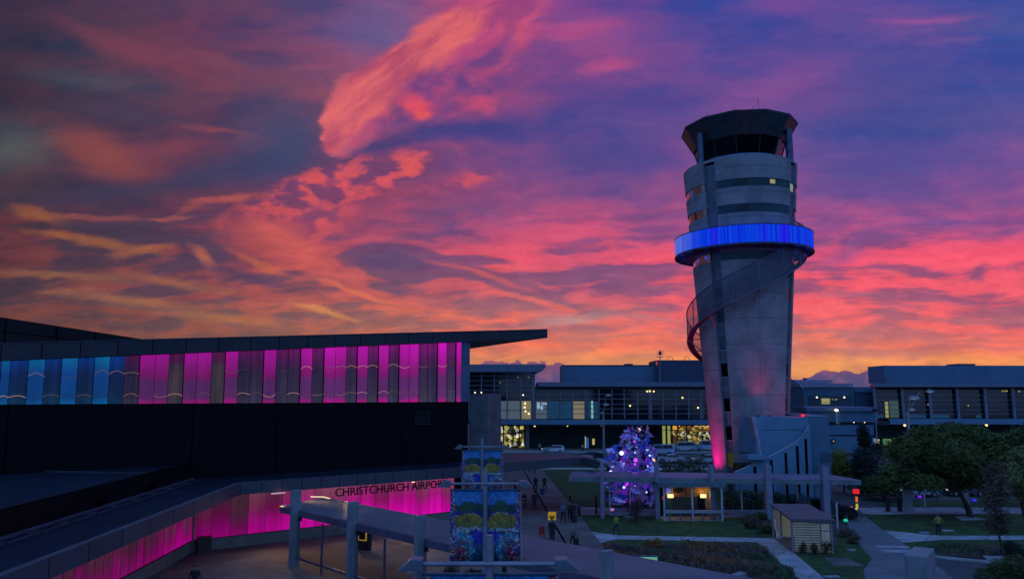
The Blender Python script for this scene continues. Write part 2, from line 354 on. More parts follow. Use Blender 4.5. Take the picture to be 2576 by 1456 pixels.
# ------------------------------------------------------------------ mesh building
def wloc(o):
    v = Vector((0, 0, 0))
    while o is not None: v += o.location; o = o.parent
    return v
class MB:
    def __init__(s): s.v = []; s.f = []
    def add(s, vs, fs):
        o = len(s.v); s.v += [Vector(p) for p in vs]; s.f += [tuple(i + o for i in f) for f in fs]; return s
    def quad(s, *p): return s.add(p, [tuple(range(len(p)))])
    def slab(s, poly, z0, z1):
        n = len(poly); z0 = z0 if isinstance(z0, (list, tuple)) else [z0]*n; z1 = z1 if isinstance(z1, (list, tuple)) else [z1]*n
        vs = [(p[0], p[1], z) for p, z in zip(poly, z0)] + [(p[0], p[1], z) for p, z in zip(poly, z1)]
        return s.add(vs, [tuple(range(n))[::-1], tuple(range(n, 2*n))] + [(i, (i + 1) % n, n + (i + 1) % n, n + i) for i in range(n)])
    def box(s, c, d, rz=0.0, top=None):
        tx, ty = top if top else (1, 1); cs, sn = math.cos(rz), math.sin(rz); vs = []
        for z, kx, ky in ((-.5, 1, 1), (.5, tx, ty)):
            for x, y in ((-.5, -.5), (.5, -.5), (.5, .5), (-.5, .5)):
                a, b = x*d[0]*kx, y*d[1]*ky
                vs.append((c[0] + a*cs - b*sn, c[1] + a*sn + b*cs, c[2] + z*d[2]))
        return s.add(vs, [(3, 2, 1, 0), (4, 5, 6, 7), (0, 1, 5, 4), (1, 2, 6, 5), (2, 3, 7, 6), (3, 0, 4, 7)])
    def wall(s, a, b, z0, z1, t, off=0.0):
        """upright slab from plan point a to b; thickness t to the far side of the line, off moves it towards the left normal"""
        a = Vector((a[0], a[1], 0)); b = Vector((b[0], b[1], 0)); d = (b - a).normalized(); n = Vector((d.y, -d.x, 0))
        p = [a + n*off, b + n*off, b + n*(off - t), a + n*(off - t)]
        return s.slab(p, z0, z1)
    def bar(s, a, b, w, h=None):
        return s.tube([a, b], [w/2*1.414]*2, 4, 0.785)
    def tube(s, pts, r, n=8, ph=0.0):
        pts = [Vector(p) for p in pts]; m = len(pts); r = r if isinstance(r, (list, tuple)) else [r]*m
        vs = []
        for i, p in enumerate(pts):
            t = (pts[min(i + 1, m - 1)] - pts[max(i - 1, 0)]).normalized()
            u = Vector((0, 0, 1)) if abs(t.z) < 0.9 else Vector((0, 1, 0))
            a = t.cross(u).normalized(); b = t.cross(a).normalized()
            for j in range(n):
                q = ph + 2*math.pi*j/n; vs.append(p + (a*math.cos(q) + b*math.sin(q))*r[i])
        fs = [(i*n + j, i*n + (j + 1) % n, (i + 1)*n + (j + 1) % n, (i + 1)*n + j) for i in range(m - 1) for j in range(n)]
        fs += [tuple(range(n))[::-1], tuple(range((m - 1)*n, m*n))]
        return s.add(vs, fs)
    def ball(s, c, r, nu=10, nv=7, sc=(1, 1, 1)):
        vs = [(c[0], c[1], c[2] - r*sc[2])]
        for i in range(1, nv):
            t = math.pi*i/nv
            for j in range(nu):
                a = 2*math.pi*j/nu; vs.append((c[0] + r*sc[0]*math.sin(t)*math.cos(a), c[1] + r*sc[1]*math.sin(t)*math.sin(a), c[2] - r*sc[2]*math.cos(t)))
        vs.append((c[0], c[1], c[2] + r*sc[2])); L = len(vs) - 1
        fs = [(0, 1 + (j + 1) % nu, 1 + j) for j in range(nu)] + [(L, L - nu + j, L - nu + (j + 1) % nu) for j in range(nu)]
        fs += [(1 + (i - 1)*nu + j, 1 + (i - 1)*nu + (j + 1) % nu, 1 + i*nu + (j + 1) % nu, 1 + i*nu + j) for i in range(1, nv - 1) for j in range(nu)]
        return s.add(vs, fs)
    def shell(s, prof, a0, a1, n, fn, thick=0.0):
        """surface of revolution over an arc; prof = (r, z) rows, fn(r, a, z) -> point"""
        m = len(prof); vs = []
        for i in range(n + 1):
            a = a0 + (a1 - a0)*i/n
            for r, z in prof: vs.append(fn(r, a, z))
        fs = [(i*m + j, (i + 1)*m + j, (i + 1)*m + j + 1, i*m + j + 1) for i in range(n) for j in range(m - 1)]
        return s.add(vs, fs)
    def ringsolid(s, r0, r1, z0, z1, a0, a1, n, fn):
        """solid arc; radii may be (bottom, top) pairs"""
        r0 = r0 if isinstance(r0, tuple) else (r0, r0); r1 = r1 if isinstance(r1, tuple) else (r1, r1)
        return s.shell([(r0[0], z0), (r1[0], z0), (r1[1], z1), (r0[1], z1), (r0[0], z0)], a0, a1, n, fn) if abs(a1 - a0) > 6.28 else s._cap(r0, r1, z0, z1, a0, a1, n, fn)
    def _cap(s, r0, r1, z0, z1, a0, a1, n, fn):
        s.shell([(r0[0], z0), (r1[0], z0), (r1[1], z1), (r0[1], z1), (r0[0], z0)], a0, a1, n, fn)
        for a in (a0, a1): s.quad(fn(r0[0], a, z0), fn(r1[0], a, z0), fn(r1[1], a, z1), fn(r0[1], a, z1))
        return s
    def build(s, name, m, parent=None, smooth=False, local=False, ang=40, merge=True):
        me = bpy.data.meshes.new(name); off = Vector((0, 0, 0)) if (local or parent is None) else wloc(parent)
        me.from_pydata([tuple(p - off) for p in s.v], [], s.f)
        bm = bmesh.new(); bm.from_mesh(me)
        if merge: bmesh.ops.remove_doubles(bm, verts=bm.verts, dist=1e-5); bmesh.ops.recalc_face_normals(bm, faces=bm.faces)
        bm.to_mesh(me); bm.free()
        if smooth:
            for p in me.polygons: p.use_smooth = True
            me.set_sharp_from_angle(angle=R(ang))
        for q in (m if isinstance(m, list) else [m]): me.materials.append(q)
        o = bpy.data.objects.new(name, me); COL.objects.link(o); o.parent = parent
        return o
def tag(o, label, cat, group=None, kind=None):
    if label: o['label'] = label
    if cat: o['category'] = cat
    if group: o['group'] = group
    if kind: o['kind'] = kind
    return o
def thing(name, label, cat, loc=(0, 0, 0), group=None, rz=0.0):
    o = bpy.data.objects.new(name, None); COL.objects.link(o); o.location = loc; o.rotation_euler = (0, 0, rz)
    o.empty_display_size = 0.3
    return tag(o, label, cat, group)
def dup(root, loc, label=None, rz=None, scale=None):
    r = root.copy(); COL.objects.link(r); r.location = loc
    if rz is not None: r.rotation_euler = (0, 0, rz)
    if scale is not None: r.scale = (scale,)*3
    if label: r['label'] = label
    for ch in list(root.children):
        c = ch.copy(); COL.objects.link(c); c.parent = r
        for g in list(ch.children):
            d = g.copy(); COL.objects.link(d); d.parent = c
    return r
def struct(mb, name, m): return tag(mb.build(name, m), None, None, kind='structure')
def light(kind, name, loc, col, power, parent=None, target=None, size=0.3, spot=60, blend=0.6):
    d = bpy.data.lights.new(name, kind); d.color = lin(col) if max(col) > 1 else col; d.energy = power
    if kind == 'SPOT': d.spot_size = R(spot); d.spot_blend = blend; d.shadow_soft_size = size
    elif kind == 'POINT': d.shadow_soft_size = size
    o = bpy.data.objects.new(name, d); COL.objects.link(o)
    loc = Vector(loc)
    if target is not None: o.rotation_euler = (Vector(target) - loc).to_track_quat('-Z', 'Y').to_euler()
    if parent is not None: o.parent = parent; o.location = loc - wloc(parent)
    else: o.location = loc
    return o
def text_mb(txt, size, origin, right, up, depth=0.02, bold=0.0):
    """letters as solid meshes, laid on the plane (right, up)"""
    cu = bpy.data.curves.new('lettering', 'FONT'); cu.body = txt; cu.size = size; cu.extrude = depth/2/size*size; cu.resolution_u = 3; cu.offset = bold
    ob = bpy.data.objects.new('lettering', cu); COL.objects.link(ob)
    dg = bpy.context.evaluated_depsgraph_get(); me = bpy.data.meshes.new_from_object(ob.evaluated_get(dg))
    nrm = Vector(right).cross(Vector(up)); mb = MB()
    mb.add([Vector(origin) + Vector(right)*v.co.x + Vector(up)*v.co.y + nrm*v.co.z for v in me.vertices], [tuple(p.vertices) for p in me.polygons])
    w = max(v.co.x for v in me.vertices)
    bpy.data.objects.remove(ob); bpy.data.curves.remove(cu)
    return mb, w
# ------------------------------------------------------------------ the ground and its surfaces
asphalt = mat('asphalt', (0.045, 0.045, 0.05), 0.75, var=0.3, vs=0.35, bump=0.2, bs=30)
paving = mat('plaza_paving', (0.12, 0.094, 0.082), 0.8, var=0.36, vs=0.3, bump=0.1, bs=25)
pathm = mat('path_concrete', (0.3, 0.3, 0.31), 0.8, var=0.26, vs=0.7, bump=0.1, bs=25)
pathdark = mat('path_asphalt', (0.12, 0.115, 0.125), 0.8, var=0.25, vs=0.5, bump=0.15, bs=30)
lawn_m = mat('lawn_grass', (0.018, 0.052, 0.004), 0.95, var=0.6, vs=.8, bump=0.9, bs=40)
soil = mat('planting_soil', (0.035, 0.026, 0.018), 0.95, var=0.4, vs=2, bump=0.6, bs=12)
kerb_m = mat('kerb_concrete', (0.3, 0.29, 0.28), 0.8)
for q_, b_, tc_ in (nodes_of(paving), nodes_of(pathm)):            # paving joints
    old_ = b_.inputs['Base Color'].links[0].from_socket
    br = q_.n('ShaderNodeTexBrick'); br.offset = 0.0
    mp_ = q_.n('ShaderNodeMapping'); q_.put(mp_.inputs[0], tc_.outputs['Object']); mp_.inputs['Rotation'].default_value = (0, 0, R(38))
    q_.put(br.inputs['Vector'], mp_.outputs[0])
    for nm, vv in (('Scale', 0.28), ('Mortar Size', 0.012), ('Brick Width', 1.0), ('Row Height', 1.0)): br.inputs[nm].default_value = vv
    br.inputs['Color1'].default_value = (1, 1, 1, 1); br.inputs['Color2'].default_value = (0.86, 0.84, 0.84, 1); br.inputs['Mortar'].default_value = (0.45, 0.45, 0.45, 1)
    q_.put(b_.inputs['Base Color'], q_.mix(1.0, old_, br.outputs[0], 'MULTIPLY'))
struct(MB().quad((-3000, -60, 0), (3000, -60, 0), (3000, 4500, 0), (-3000, 4500, 0)), 'ground', asphalt)
def sheet(name, pts, m, z, z0=-0.02):
    return struct(MB().slab([G(x, y, z) for x, y in pts], z0, z), name, m)
sheet('plaza', [(0, 2400), (-300, 1500), (330, 1400), (470, 1360), (1180, 1285), (1282, 1186), (1363, 1178), (1427, 1256), (1465, 1295), (1512, 1364), (1560, 1440), (1700, 1800), (1750, 2400)], paving, 0.012)
drain = MB().wall(G(1317, 1184), G(1425, 1376), 0.0, 0.017, 0.18); struct(drain, 'drain', mat('drain_grate', (.006, .006, .007), .9, spec=.02))
def lawn(pts, name='lawn'): return sheet(name, pts, lawn_m, 0.06)
lawn([(1365, 1178.5), (1426, 1172), (1520, 1170), (1640, 1174), (1660, 1200), (1640, 1262), (1511, 1276), (1480, 1272), (1430, 1256)])
lawn([(1464, 1294), (1511, 1293.8), (1652, 1294), (1660, 1300), (1840, 1302), (1869, 1299), (1943, 1351.4), (1562, 1344.6), (1489, 1336)])
sheet('path', [(1456, 1275), (1511, 1275), (1640, 1280), (2150, 1282), (2160, 1300), (1869, 1300), (1652, 1295), (1464, 1294.5)], pathm, 0.03)
sheet('path', [(1489, 1336), (1562, 1344.6), (1943, 1351.4), (1985, 1353), (1970, 1366), (1905, 1362.7), (1550, 1354.8), (1511, 1364)], pathm, 0.034)
sheet('path', [(1905, 1362.9), (1970, 1366.2), (2000, 1391), (2076, 1454), (2200, 1570), (2120, 1570), (2009, 1456), (1946, 1397.7)], pathm, 0.038)
sheet('planting_bed', [(1512, 1364.5), (1550, 1355.3), (1905, 1363), (1946, 1398), (2009, 1457), (2120, 1572), (1700, 1572), (1560, 1440)], soil, 0.04)
lawn([(1516, 1366), (1550, 1356), (1903, 1363.6), (1928, 1385), (1880, 1379), (1540, 1373)])
sheet('planting_bed', [(1869, 1299.5), (1960, 1300), (1960, 1352), (1944, 1352)], soil, 0.044)
lawn([(1999, 1390), (2094, 1393), (2112, 1340), (2135, 1330), (2156, 1360), (2192, 1405), (2172, 1431), (2180, 1470), (2230, 1570), (2202, 1570), (2076, 1454)])
sheet('slab_paving', [(2073, 1401), (2134, 1402), (2171, 1422), (2098, 1421)], paving, 0.08)
sheet('path', [(2100, 1282), (2160, 1282), (2224, 1332.5), (2270, 1363.4), (2301, 1382.4), (2380, 1440), (2560, 1580), (2230, 1570), (2180, 1470), (2172, 1431), (2192, 1405), (2156, 1360), (2132, 1317)], pathdark, 0.03)
for x0, x1, y0, y1 in ((2200, 2283, 1371, 1376), (2215, 2297, 1381, 1388)):
    sheet('path_marking', [(x0, y0), (x1, y0 + 1), (x1 + 12, y1 + 1), (x0 + 12, y1)], pathm, 0.036)
lawn([(2190, 1293), (2578, 1291), (2700, 1291), (2700, 1345.6), (2370, 1345.6), (2224, 1332.5), (2168, 1290)])
sheet('path', [(2161, 1276), (2700, 1274), (2700, 1291), (2578, 1291), (2190, 1293), (2168, 1290)], pathm, 0.034)
sheet('path', [(2224, 1332.8), (2370, 1345.8), (2700, 1345.8), (2700, 1356), (2372, 1356), (2271, 1363)], pathm, 0.042)
lawn([(2272, 1365), (2372, 1357), (2700, 1357), (2700, 1400), (2480, 1400), (2360, 1396), (2303, 1383)])
sheet('planting_bed', [(2340, 1378), (2400, 1372), (2520, 1374), (2600, 1390), (2480, 1402), (2370, 1397)], soil, 0.075)
struct(MB().slab([G(x, y, 0.12) for x, y in ((2303, 1383.5), (2360, 1396.5), (2472, 1407.5), (2700, 1412), (2700, 1415), (2472, 1410), (2359, 1399), (2300, 1384.8))], -0.02, 0.12), 'kerb', kerb_m)
sheet('slab_paving', [(2472, 1396), (2548, 1398), (2548, 1410), (2488, 1410)], pathm, 0.1)
lawn([(2199, 1267), (2300, 1258), (2440, 1256), (2700, 1254), (2700, 1274), (2240, 1275)])
lawn([(1660, 1212), (1800, 1200), (2060, 1215), (2060, 1268), (1660, 1268)])
# road before the terminal, with its kerbs and lane lines
struct(MB().slab([(-60, 118), (200, 112), (200, 140), (-60, 146)], -0.02, 0.014), 'road', mat('road_asphalt', (0.05, 0.05, 0.06), 0.7, var=0.25, vs=0.2))
struct(MB().slab([(-60, 146), (200, 140), (200, 158), (-60, 160)], -0.02, 0.13), 'pavement', pathm)
struct(MB().slab([(-20, 112.5), (60, 110.3), (60, 112.4), (-20, 115)], -0.02, 0.13), 'kerb', kerb_m)
for i_ in range(16):
    x_ = -20 + i_*7.0
    struct(MB().slab([(x_, 130 - x_*0.023), (x_ + 3, 129.93 - x_*0.023), (x_ + 3, 130.08 - x_*0.023), (x_, 130.15 - x_*0.023)], 0.01, 0.019), 'road_marking', white_paint)
# ------------------------------------------------------------------ the dark hall on the left with its lit glass band
A_ = G(485, 1205, 4.9); B_ = G(1180, 1160, 4.9)
dh = (B_ - A_).normalized(); nh = Vector((dh.y, -dh.x, 0))
if nh.dot(Vector((0, 0, 4.9)) - A_) < 0: nh = -nh
def WP(x, y, off=0.0): return onplane(x, y, A_ + nh*off, nh)
def sh(p): return (p - A_).dot(dh)
def at_s(s, off=0.0): return A_ + dh*s + nh*off
hall = thing('airport_hall', 'long dark ribbed hall with a glowing pink and blue glass band under a rising roof', 'building', (B_.x, B_.y, 0))
jointm = mat('joint_black', (.0012, .0012, .0016), .9, spec=.02)
clad = ribbed('dark_ribbed_cladding', (0.004, 0.0036, 0.0048), 0.2, 2, 0.6, 0.7, 0.4)
fasc = mat('grey_fascia_panel', (0.045, 0.042, 0.05), 0.6, var=0.12, vs=0.4)
roofblue = mat('blue_grey_roofing', (0.006, 0.012, 0.024), 0.75, var=0.25, vs=0.5)
s0 = sh(WP(-160, 1017)); s1 = sh(WP(1177.5, 1011)); ZB = WP(600, 1014).z
MB().wall(at_s(s0), at_s(s1), 0, ZB, 0.5).build('wall', clad, hall)
for x in (20, 486, 697, 1012, 1176):
    s = sh(WP(x, 1050)); MB().wall(at_s(s - 0.04), at_s(s + 0.04), 5.0, ZB - 0.02, 0.1, 0.02).build('cladding_joint', jointm, hall)
v0, v1 = WP(1040, 1034), WP(1083, 1070)
lv = MB().wall(at_s(sh(v0)), at_s(sh(v1)), v1.z, v0.z, 0.1, 0.05).build('vent', jointm, hall)
mb = MB()
for i in range(7):
    z = v1.z + (v0.z - v1.z)*(i + 0.5)/7; mb.wall(at_s(sh(v0) + .05), at_s(sh(v1) - .05), z, z + 0.06, 0.05, 0.09)
mb.build('louvre', steel_dark, lv)
# roof: top and underside rise evenly along the wall
OF = 0.5
t0, t1 = WP(0, 864.6, OF), WP(1377, 829, OF); b0, b1 = WP(0, 906, OF), WP(1377, 850, OF)
def ztop(s): return t0.z + (t1.z - t0.z)*(s - sh(t0))/(sh(t1) - sh(t0))
def zbot(s): return b0.z + (b1.z - b0.z)*(s - sh(b0))/(sh(b1) - sh(b0))
lo, hi = 60.0, 140.0
for _ in range(40):
    mid = (lo + hi)/2; p = V(1180, 877, mid)
    if p.z > zbot(sh(p)): hi = mid
    else: lo = mid
Q_ = V(1180, 877, lo); T_ = at_s(sh(t1), OF); Q2 = Q_ + (Q_ - T_)*1.2; L_ = at_s(s0, OF); L2 = at_s(s0, -28)
poly = [L_, T_, Q_, Q2, L2]; ss = [sh(p) for p in poly]
MB().slab([p - nh*0.16 if i in (0,) else p for i, p in enumerate(poly)], [zbot(s) + 0.02 for s in ss], [ztop(s) - 0.06 for s in ss]).build('roof', roofblue, hall)
MB().slab([at_s(s0, OF - 0.17), T_ - dh*0.5 - nh*0.2, Q_, Q2, L2], [zbot(s) - 0.02 for s in ss], [zbot(s) + 0.018 for s in ss]).build('soffit', mat('pale_soffit', (0.3, 0.27, 0.25), 0.7), hall)
f = MB(); sT = sh(T_); f.slab([at_s(s0, OF + 0.01), at_s(sT, OF + 0.01), at_s(sT, OF - 0.14), at_s(s0, OF - 0.14)], [zbot(s0), zbot(sT), zbot(sT), zbot(s0)], [ztop(s0), ztop(sT), ztop(sT), ztop(s0)])
fo = f.build('fascia', fasc, hall)
mb = MB()
for x in (4, 106, 203, 297, 385, 469, 550, 630, 702, 774, 841, 906, 970, 1027, 1089, 1140, 1200, 1260, 1320):
    s = sh(WP(x, 870, OF)); MB().slab([at_s(s - .025, OF + .016), at_s(s + .025, OF + .016), at_s(s + .025, OF), at_s(s - .025, OF)], zbot(s) + .02, ztop(s) - .02).build('fascia_joint', jointm, fo)
mb = MB(); mb.slab([at_s(s0, OF + .05), at_s(sT, OF + .05), at_s(sT, OF - .2), at_s(s0, OF - .2)], [ztop(s0), ztop(sT), ztop(sT), ztop(s0)], [ztop(s0) + .07, ztop(sT) + .07, ztop(sT) + .07, ztop(s0) + .07])
mb.build('roof_edge', steel_dark, fo)
# taller roof block behind, at the far left
u0, u1 = WP(-150, 774, -5), WP(386, 857, -5)
ub = MB().slab([at_s(sh(u0), -5), at_s(sh(u1), -5), at_s(sh(u1), -20), at_s(sh(u0), -20)], 10, [u0.z, u1.z, u1.z, u0.z]).build('upper_block', mat('brown_metal_cladding', (0.02, 0.013, 0.014), 0.65, var=0.15), hall)
mb = MB()
for x in (12, 142, 240, 352):
    p = WP(x, 840, -5); s = sh(p); MB().wall(at_s(s - .04, -5), at_s(s + .04, -5), 12, u0.z + (u1.z - u0.z)*(s - sh(u0))/(sh(u1) - sh(u0)) - .1, .05, .03).build('cladding_joint', jointm, ub)
sa, sb = sh(WP(-150, 800, -5)), sh(u1) - 1.5
mb.slab([at_s(sa, -4.97), at_s(sb, -4.97), at_s(sb, -5), at_s(sa, -5)], [u0.z - 1.1, u1.z - .55, u1.z - .55, u0.z - 1.1], [u0.z - 1.04, u1.z - .5, u1.z - .5, u0.z - 1.04])
mb.build('cladding_joint', jointm, ub)
# the band of tall glass panels: lit panels stand between dark ones, which also emit faintly
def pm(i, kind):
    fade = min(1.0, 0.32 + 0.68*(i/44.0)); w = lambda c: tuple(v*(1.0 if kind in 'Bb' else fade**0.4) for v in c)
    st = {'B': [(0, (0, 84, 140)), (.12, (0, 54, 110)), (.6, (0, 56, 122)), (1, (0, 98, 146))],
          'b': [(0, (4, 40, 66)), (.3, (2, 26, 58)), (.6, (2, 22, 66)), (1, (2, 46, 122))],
          'M': [(0, (190, 0, 140)), (.1, (104, 40, 112)), (.42, (98, 34, 108)), (.52, (140, 0, 112)), (1, (206, 0, 186))],  # greyish lower half: reflections in the glass put into the emission
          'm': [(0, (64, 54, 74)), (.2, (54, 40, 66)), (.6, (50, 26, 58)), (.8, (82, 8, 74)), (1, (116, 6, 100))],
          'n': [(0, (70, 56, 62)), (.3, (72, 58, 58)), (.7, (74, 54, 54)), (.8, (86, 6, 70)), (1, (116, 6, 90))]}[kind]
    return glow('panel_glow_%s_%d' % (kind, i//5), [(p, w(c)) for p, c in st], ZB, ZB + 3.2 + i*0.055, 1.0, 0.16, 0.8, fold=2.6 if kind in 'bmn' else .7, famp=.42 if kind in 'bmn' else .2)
edges = [(-60, 'b'), (0, 'B'), (22.6, 'b'), (68, 'B'), (109.5, 'b'), (152, 'B'), (192.5, 'b'), (234.3, 'B'), (272.7, 'b'), (312.5, 'm'), (349, 'M'), (387, 'M'), (422, 'n'), (460, 'M'), (492.4, 'M'),
         (528.8, 'n'), (563.9, 'M'), (596, 'm'), (629, 'm'), (661, 'M'), (691.7, 'm'), (723.8, 'm'), (753.8, 'M'), (782.5, 'm'), (812.8, 'M'), (840.9, 'M'), (868.5, 'm'), (896.6, 'M'), (922.5, 'm'), (950, 'M'),
         (975, 'm'), (1002, 'M'), (1026.6, 'M'), (1051.2, 'm'), (1075.5, 'm'), (1098.8, 'M'), (1121.2, 'm'), (1145.7, 'M'), (1158.6, None)]
rnd = random.Random(3)
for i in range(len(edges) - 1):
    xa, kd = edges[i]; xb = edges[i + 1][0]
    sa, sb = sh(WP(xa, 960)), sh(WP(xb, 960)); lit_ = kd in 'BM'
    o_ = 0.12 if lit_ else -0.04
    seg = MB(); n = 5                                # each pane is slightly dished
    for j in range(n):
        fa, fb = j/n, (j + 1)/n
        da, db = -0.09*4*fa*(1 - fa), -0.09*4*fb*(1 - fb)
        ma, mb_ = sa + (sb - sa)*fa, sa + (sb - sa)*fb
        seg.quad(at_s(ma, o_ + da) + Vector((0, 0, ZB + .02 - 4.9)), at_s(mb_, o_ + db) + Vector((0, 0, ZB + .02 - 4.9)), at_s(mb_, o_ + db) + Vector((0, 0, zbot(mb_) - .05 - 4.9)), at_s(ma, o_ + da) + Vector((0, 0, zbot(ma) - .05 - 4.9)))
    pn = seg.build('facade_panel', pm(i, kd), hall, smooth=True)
    fr = MB()
    for s_ in (sa, sb): fr.slab([at_s(s_ - .012, o_ + .02), at_s(s_ + .012, o_ + .02), at_s(s_ + .012, -.3), at_s(s_ - .012, -.3)], ZB + .02, zbot(s_) - .05)
    fr.build('panel_edge', jointm, pn)
    if i > 0:                                        # lamp reflections in the panes, imitated by thin glowing tubes
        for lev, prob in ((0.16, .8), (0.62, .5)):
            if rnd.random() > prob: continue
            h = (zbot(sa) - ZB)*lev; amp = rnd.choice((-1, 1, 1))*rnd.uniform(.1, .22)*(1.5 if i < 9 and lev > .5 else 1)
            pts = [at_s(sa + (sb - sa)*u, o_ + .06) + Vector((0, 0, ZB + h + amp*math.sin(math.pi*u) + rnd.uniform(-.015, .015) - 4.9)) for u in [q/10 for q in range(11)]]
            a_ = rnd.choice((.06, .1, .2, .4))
            MB().tube(pts, .02, 5).build('reflection_streak', lamp_mat('reflection_glow_%d' % int(a_*10), (250, 190, 160), a_), pn)
MB().wall(at_s(s0), at_s(s1), ZB, zbot(s0) - 0.1, 0.2, -0.5).build('back_wall', black, hall)
sc0, sc1 = sh(WP(1158.8, 960)), sh(WP(1179.5, 960))
MB().slab([at_s(sc0, .14), at_s(sc1, .14), at_s(sc1, -1.2), at_s(sc0, -1.2)], ZB + .01, [zbot(sc0) - .03, zbot(sc1) - .03, zbot(sc1) - .03, zbot(sc0) - .03]).build('corner_column', mat('blue_grey_render', (0.07, 0.09, 0.15), 0.6), hall)
MB().slab([at_s(s1 + .02, -.1), at_s(s1 + .02, -22), at_s(s1 - .4, -22), at_s(s1 - .4, -.6)], 0, ZB - .02).build('side_wall', clad, hall)
MB().slab([at_s(s1 - .1, -.7), at_s(s1 - .1, -22), at_s(s1 - .4, -22), at_s(s1 - .4, -.7)], ZB - .02, zbot(s1) - .06).build('side_wall', dark_glass, hall)
# canopy that runs along the foot of the hall and turns towards the camera at the left
ZC, ZF = 4.9, 4.07
outer = [(1505, 1157), (1465, 1150), (1380, 1155), (1267, 1164), (1152, 1176), (900, 1193.5), (606, 1213.5), (0, 1449), (-180, 1519)]
inner = [(-180, 1415), (0, 1358.7), (485, 1205.5), (1180, 1160.6), (1232, 1146), (1300, 1141), (1440, 1143), (1490, 1148)]
pts = [G(x, y, ZC) for x, y in outer] + [G(x, y, ZC) for x, y in inner]
MB().slab(pts, ZF, ZC).build('canopy', mat('grey_canopy_panel', (0.075, 0.072, 0.085), 0.6, var=0.1, vs=0.4), hall)
ctr = lambda p, q, k_: p + (q - p)*k_
o6 = [G(x, y, ZC) for x, y in outer[4:]]; i6 = [G(x, y, ZC) for x, y in inner[:4]]
ins = o6[:]; ins = [ctr(p, q, .09) for p, q in zip(o6, [i6[3], ctr(i6[2], i6[3], .55), i6[2], i6[1], i6[0]])]
MB().slab(ins + i6, ZC - .02, ZC + .012).build('canopy_roofing', roofblue, hall)
mb = MB(); fo_ = [G(x, y, ZC) for x, y in outer]
for (p, q, nn) in [(fo_[6], fo_[5], 6), (fo_[5], fo_[4], 6), (fo_[6], fo_[7], 9)]:
    d_ = (q - p).normalized(); n_ = Vector((d_.y, -d_.x, 0)); n_ = n_ if n_.dot(-p) > 0 else -n_
    for j in range(nn + 1):
        c = p + (q - p)*(j/nn) ; MB().slab([c - d_*.02 + n_*.006, c + d_*.02 + n_*.006, c + d_*.02 - n_*.02, c - d_*.02 - n_*.02], ZF + .01, ZC - .01).build('fascia_joint', jointm, hall)
pi_ = [G(x, y, ZC) for x, y in inner[:3]]
pw = MB().wall(pi_[2], pi_[0] + (pi_[0] - pi_[1]), ZC + .013, 6.2, -.2, 0).build('parapet', ribbed('dark_parapet_slat', (0.004, 0.004, 0.006), .16, 2, .6, .6, .3), hall)
MB().wall(pi_[2], pi_[0], ZC + .013, ZC + .13, .14, .0).build('flashing', mat('mauve_flashing', (0.1, 0.08, 0.12), .5), pw)
mb = MB()
for k_ in (.33, .62):
    c = ctr(pi_[2], pi_[1], k_); MB().box((c.x + .1, c.y, 5.35), (.25, .5, .3)).build('vent', jointm, pw)
lowp = [pi_[2], pi_[1], pi_[0], at_s(s0, .02), at_s(sh(A_), .02)]
MB().slab([p + Vector((-.25, 0, 0)) if i < 3 else p for i, p in enumerate(lowp)], 5.6, 6.0).build('lower_roof', roofblue, hall)
mb = MB(); c0, c1 = ctr(pi_[2], pi_[1], .3), at_s(sh(WP(120, 1100)), .3)
mb.bar(c0 + Vector((-.6, 0, 1.15)), Vector((c1.x, c1.y, 6.05)), .14); mb.build('roof_seam', steel_dark, hall)
d_ = (pi_[1] - pi_[2]).normalized(); n_ = Vector((-d_.y, d_.x, 0)); n_ = n_ if n_.x > 0 else -n_
for j in range(10):                                  # low framed walkway guards along the parapet
    a = pi_[2] + d_*(1.6 + j*2.55); fr = MB()
    for u, w_ in ((.35, .05), (1.05, .05)): fr.bar(a + n_*u + Vector((0, 0, .14)), a + n_*u + d_*2.1 + Vector((0, 0, .14)), w_)
    for t in (0, 2.1): fr.bar(a + n_*.35 + d_*t + Vector((0, 0, .14)), a + n_*1.05 + d_*t + Vector((0, 0, .14)), .05)
    for u in (.35, 1.05):
        for t in (.05, 2.05): fr.bar(a + n_*u + d_*t, a + n_*u + d_*t + Vector((0, 0, .14)), .05)
    fr.build('roof_frame', mat('mauve_metal', (0.05, 0.045, 0.06), .5), hall)
# lit pink glass wall below the canopy, on a stone plinth
PA, PB = G(483, 1358.7, .8), G(1142, 1285.5, .8); PL = G(300, 1456, .8); PL = PA + (PL - PA)*1.9
def pink(k_, i):
    st = {'a': [(0, (196, 0, 152)), (.22, (176, 0, 134)), (.45, (132, 26, 92)), (.7, (120, 50, 84)), (1, (128, 66, 92))],
          'b': [(0, (214, 0, 168)), (.3, (196, 0, 150)), (.55, (160, 14, 118)), (.8, (140, 44, 100)), (1, (136, 60, 100))],
          'c': [(0, (200, 0, 156)), (.25, (176, 0, 132)), (.5, (126, 14, 84)), (.75, (104, 34, 72)), (1, (120, 60, 84))],
          'd': [(0, (186, 0, 142)), (.2, (150, 8, 108)), (.4, (104, 34, 76)), (.7, (96, 48, 72)), (1, (100, 56, 74))]}[k_]
    f_ = {0: .66, 1: .84, 2: 1.0}[i]
    return glow('pink_glass_%s%d' % (k_, i), [(p, tuple(v*f_ for v in c)) for p, c in st], .8, 4.07, 1.0, .2, .5, fold=1.4)
